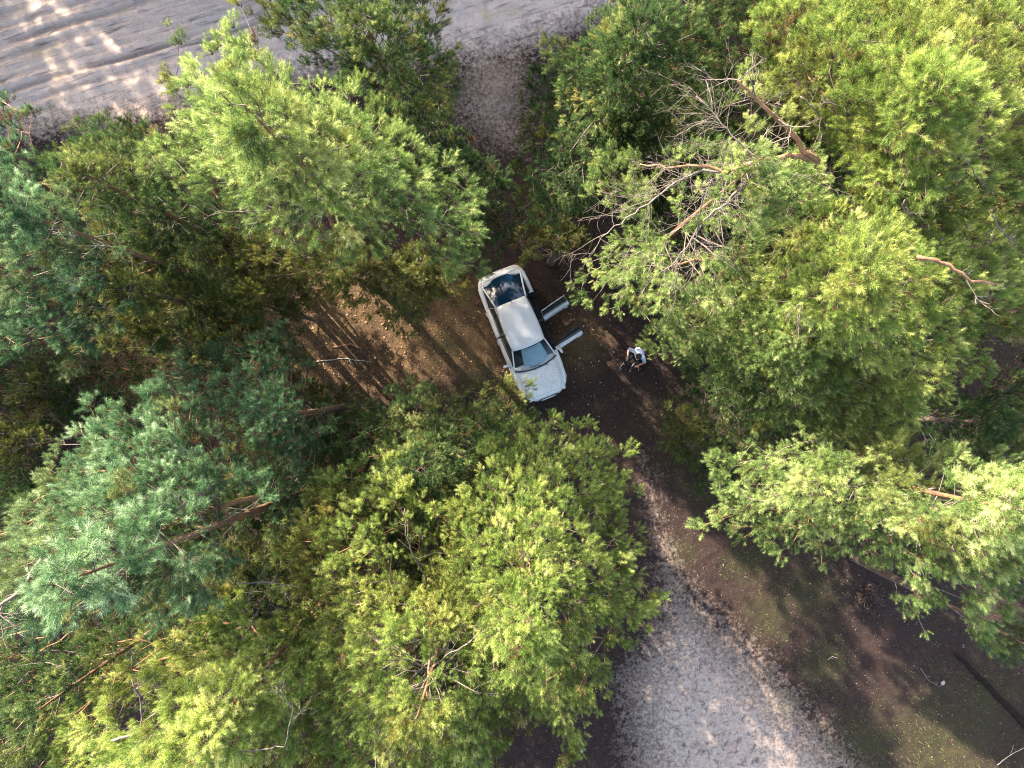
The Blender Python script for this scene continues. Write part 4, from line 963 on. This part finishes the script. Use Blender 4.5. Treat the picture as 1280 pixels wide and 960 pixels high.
T['tcu'] = pine('scrubby low pine above the car', (700, 290), 4.6, 1.5,
    [(640, 200), (700, 230), (750, 260), (740, 330), (700, 300), (660, 320), (625, 290)],
    'olive', 26, voids=0.5, layers=2, tintoff=-0.1)
T['dead'] = pine('pine with a large fan of bare grey twigs on an orange limb', (960, 190), 13.4, 8.0,
    [(718, 230), (745, 180), (800, 165), (850, 180), (900, 90), (960, 80), (1040, 160), (1060, 260), (1000, 330), (960, 440), (900, 480), (850, 440), (790, 400), (735, 392), (700, 355), (722, 310), (760, 300), (770, 270), (740, 250)],
    'green', 27, voids=0.30, tintoff=0.10, shoots=11, layers=3, extra=ex_dead, keepout=((880, 255, 62, 0.22), (930, 165, 40, 0.3), (820, 215, 30, 0.5), (985, 170, 28, 0.1), (860, 320, 30, 0.3)))
T['rt'] = pine('tall yellow-green pine filling the upper right corner', (1180, 100), 14.2, 9.0,
    [(930, -70), (1360, -70), (1360, 300), (1230, 270), (1120, 290), (1040, 200), (960, 110), (920, 40)],
    'yellow', 28, voids=0.30, tintoff=0.0, base=(1090, 330), shoots=12, size=1.1, extra=ex_right)
T['rm'] = pine('bright pine whose long shoots point right over the dark hollow', (1090, 330), 13.6, 8.4,
    [(1000, 240), (1100, 230), (1200, 250), (1360, 250), (1360, 430), (1290, 440), (1240, 425), (1250, 468), (1205, 490), (1160, 505), (1140, 550), (1060, 550), (1010, 480), (960, 450), (940, 360)],
    'yellow', 29, base=(945, 430), voids=0.2, tintoff=0.12, shoots=12, size=1.05)
T['rl'] = pine('green pine leaning over the right side of the clearing', (1010, 420), 11.0, 7.0,
    [(905, 330), (1000, 330), (1080, 420), (1170, 500), (1150, 600), (1060, 610), (1000, 560), (940, 535), (900, 500), (860, 460), (800, 440), (815, 400), (860, 380)],
    'green', 30, base=(960, 478), voids=0.22, tintoff=0.16, shoots=11)
T['lr'] = pine('pale green pine with drooping pointed boughs over the lower right ground', (1290, 640), 14.4, 9.2,
    [(868, 668), (885, 620), (880, 565), (960, 545), (1010, 530), (1120, 545), (1180, 575), (1290, 560), (1360, 570), (1360, 760), (1275, 745), (1250, 815), (1200, 790), (1190, 740), (1160, 800), (1125, 750), (1110, 715), (1045, 690), (1030, 715), (1000, 690), (960, 702), (930, 680), (895, 668)],
    'green', 31, spacing=0.36, voids=0.16, tintoff=0.14, shoots=12, size=1.15, k=17, base=(1020, 585))
T['hollow'] = pine('dark young pine down in the shaded hollow at the right edge', (1260, 530), 6.5, 3.0,
    [(1140, 480), (1200, 500), (1280, 440), (1360, 440), (1360, 600), (1250, 600), (1160, 580)],
    'dark', 32, voids=0.22, tintoff=0.15)
T['rc'] = pine('dark blue-green young pine at the right edge below the drooping boughs', (1290, 810), 8.0, 5.0,
    [(1235, 800), (1270, 770), (1360, 770), (1360, 860), (1260, 840)],
    'blue', 33, voids=0.3, tintoff=-0.15)
T['lh'] = pine('yellowish sapling in the dark hollow at the left edge', (10, 560), 5.5, 3.2,
    [(-60, 500), (20, 520), (60, 510), (55, 545), (20, 580), (-60, 590)],
    'olive', 34, voids=0.35, layers=2)
T['lh2'] = pine('dim green pine behind the dark hollow at the left edge', (20, 640), 6.0, 3.0,
    [(-80, 580), (60, 560), (100, 600), (80, 650), (-80, 700)],
    'dark', 35, voids=0.35, layers=2)
T['clr'] = pine('low green scrub pine at the right edge of the clearing', (865, 560), 2.6, 0.8,
    [(820, 500), (870, 490), (920, 530), (930, 600), (870, 620), (840, 570)],
    'dark', 36, voids=0.45, layers=2, shoots=7, trunk_r=0.05, thick=1.0)

U = [('young olive pine filling the gap between the large blue-green pine and the bottom left', (250, 800), 7.5, 4.0, [(80, 700), (300, 670), (420, 780), (320, 900), (120, 900)], 'dark', 0.12),
     ('dim dark pine beneath the fan of bare grey twigs', (960, 250), 7.0, 3.5, [(800, 170), (900, 110), (1080, 150), (1150, 330), (1000, 420), (860, 380), (780, 300)], 'dark', 0.05),
     ('shaded pine beneath the crowns at the middle of the right edge', (1230, 330), 8.0, 4.5, [(1060, 200), (1360, 200), (1360, 430), (1250, 430), (1160, 440), (1060, 330)], 'dark', 0.2),
     ('olive pine under the bare grey spokes near the bottom centre', (480, 760), 7.4, 4.2, [(340, 600), (470, 570), (620, 640), (620, 850), (480, 960), (360, 850)], 'olive', 0.0),
     ('dark young pine in the thicket below the sandy road', (240, 260), 6.5, 3.2, [(90, 160), (200, 150), (300, 250), (440, 320), (330, 380), (180, 370), (60, 300)], 'dark', 0.05),
     ('dark young pine right of the sand gap at the top', (790, 150), 6.6, 3.2, [(660, 80), (780, 20), (930, 40), (930, 200), (800, 280), (680, 270), (640, 200)], 'dark', 0.12),
     ('olive young pine left of the car under the small blue-green pine', (360, 520), 6.5, 3.4, [(250, 450), (350, 400), (400, 470), (520, 520), (640, 500), (640, 600), (500, 680), (330, 620)], 'olive', 0.0),
     ('olive young pine at the upper left edge of the sunlit glade', (300, 370), 6.6, 3.6, [(200, 300), (330, 300), (420, 330), (440, 370), (370, 400), (350, 440), (260, 450), (200, 400)], 'olive', 0.1),
     ('spindly young pine in the gap left of the car roof', (520, 320), 5.6, 3.0, [(440, 300), (540, 300), (600, 330), (590, 370), (540, 385), (520, 440), (470, 400)], 'olive', 0.1),
     ('dim green pine low between the blue-green pine and the olive thicket', (290, 640), 6.8, 3.4, [(200, 590), (330, 560), (420, 620), (400, 740), (290, 760), (210, 720)], 'dark', 0.15),
     ('olive young pine between the glade and the left edge bluish pine', (170, 400), 7.5, 4.4, [(90, 330), (200, 330), (300, 370), (330, 430), (280, 480), (220, 450), (150, 440), (90, 440)], 'olive', 0.0),
     ('dim young pine beneath the leaning green pine at the right of the clearing', (960, 470), 6.0, 3.2, [(840, 420), (950, 420), (1120, 520), (1120, 620), (980, 600), (900, 560), (860, 490)], 'dark', 0.1),
     ('dark young pine under the yellow-green pines at the bottom centre', (610, 880), 7.0, 4.0, [(480, 800), (620, 820), (720, 800), (740, 880), (640, 930), (600, 1000), (460, 1000)], 'olive', 0.1),
     ('very low dark scrub pine in the hollow at the left edge', (20, 480), 3.6, 1.2, [(-60, 430), (100, 440), (190, 440), (225, 490), (150, 520), (60, 560), (-60, 540)], 'dark', -0.05),
     ('dark bushy pine low in the upper right', (1060, 60), 8.5, 5.0, [(880, -60), (1200, -60), (1240, 150), (1100, 240), (960, 180)], 'olive', 0.0)]
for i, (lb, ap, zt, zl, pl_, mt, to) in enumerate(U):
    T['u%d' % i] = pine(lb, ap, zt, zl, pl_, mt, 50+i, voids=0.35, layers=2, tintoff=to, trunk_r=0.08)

# pines beyond the frame: copies of the ones above, they make the forest edge that shades the ground
def clone(src, loc, rz, sc, label, group):
    r = src.copy(); COL.objects.link(r); r.location = loc; r.rotation_euler = (0, 0, rz); r.scale = (sc, sc, sc)
    for ch in src.children:
        if ch.name.startswith('branch'): continue
        c = ch.copy(); COL.objects.link(c); c.parent = r
    r['label'] = label; r['group'] = group
    return r
random.seed(8)
GROUP = 'pines beyond the edges of the photo'
srcs = ['br', 'bc', 'rm', 'bl', 'tc', 'tl', 'dead']
def ring():
    k = 0
    far = []
    for gx in np.arange(-42, 30, 2.5):
        for gy in np.arange(-20, 48, 2.5):
            nw = (gx*SD.x+gy*SD.y) > 6
            x, y = gx+random.uniform(-1, 1), gy+random.uniform(-1, 1)
            ac = abs(x*SD.y-y*SD.x)
            if nw and ac < 24 and x*SD.x+y*SD.y < 48: far.append((x, y))
            elif not nw and random.random() < 0.13 and math.hypot(x, y) < 30: far.append((x, y))
    for x, y in far:
        fr = Frd(np.array([x]), np.array([y]))[0]
        inside = abs(x) < 20.5 and abs(y) < 16.5
        if inside or fr > -1.5 or Ftd(np.array([x]), np.array([y]))[0] > -1.5 : continue
        if y < -20 or x > 27: continue
        t_ = (x+5.6)*SD.x+(y-1.6)*SD.y; pd = abs((x+5.6)*SD.y-(y-1.6)*SD.x)
        pd = (x+5.6)*SD.y-(y-1.6)*SD.x
        if t_ > 12 and -2.5 < pd < 2.5: continue
        s = T[srcs[k % len(srcs)]]; k += 1
        sc = random.uniform(0.98, 1.18)
        clone(s, (x, y, -0.05), random.uniform(0, 6.28), sc, 'pine standing outside the edge of the photo', GROUP)
    return k
NR = ring()
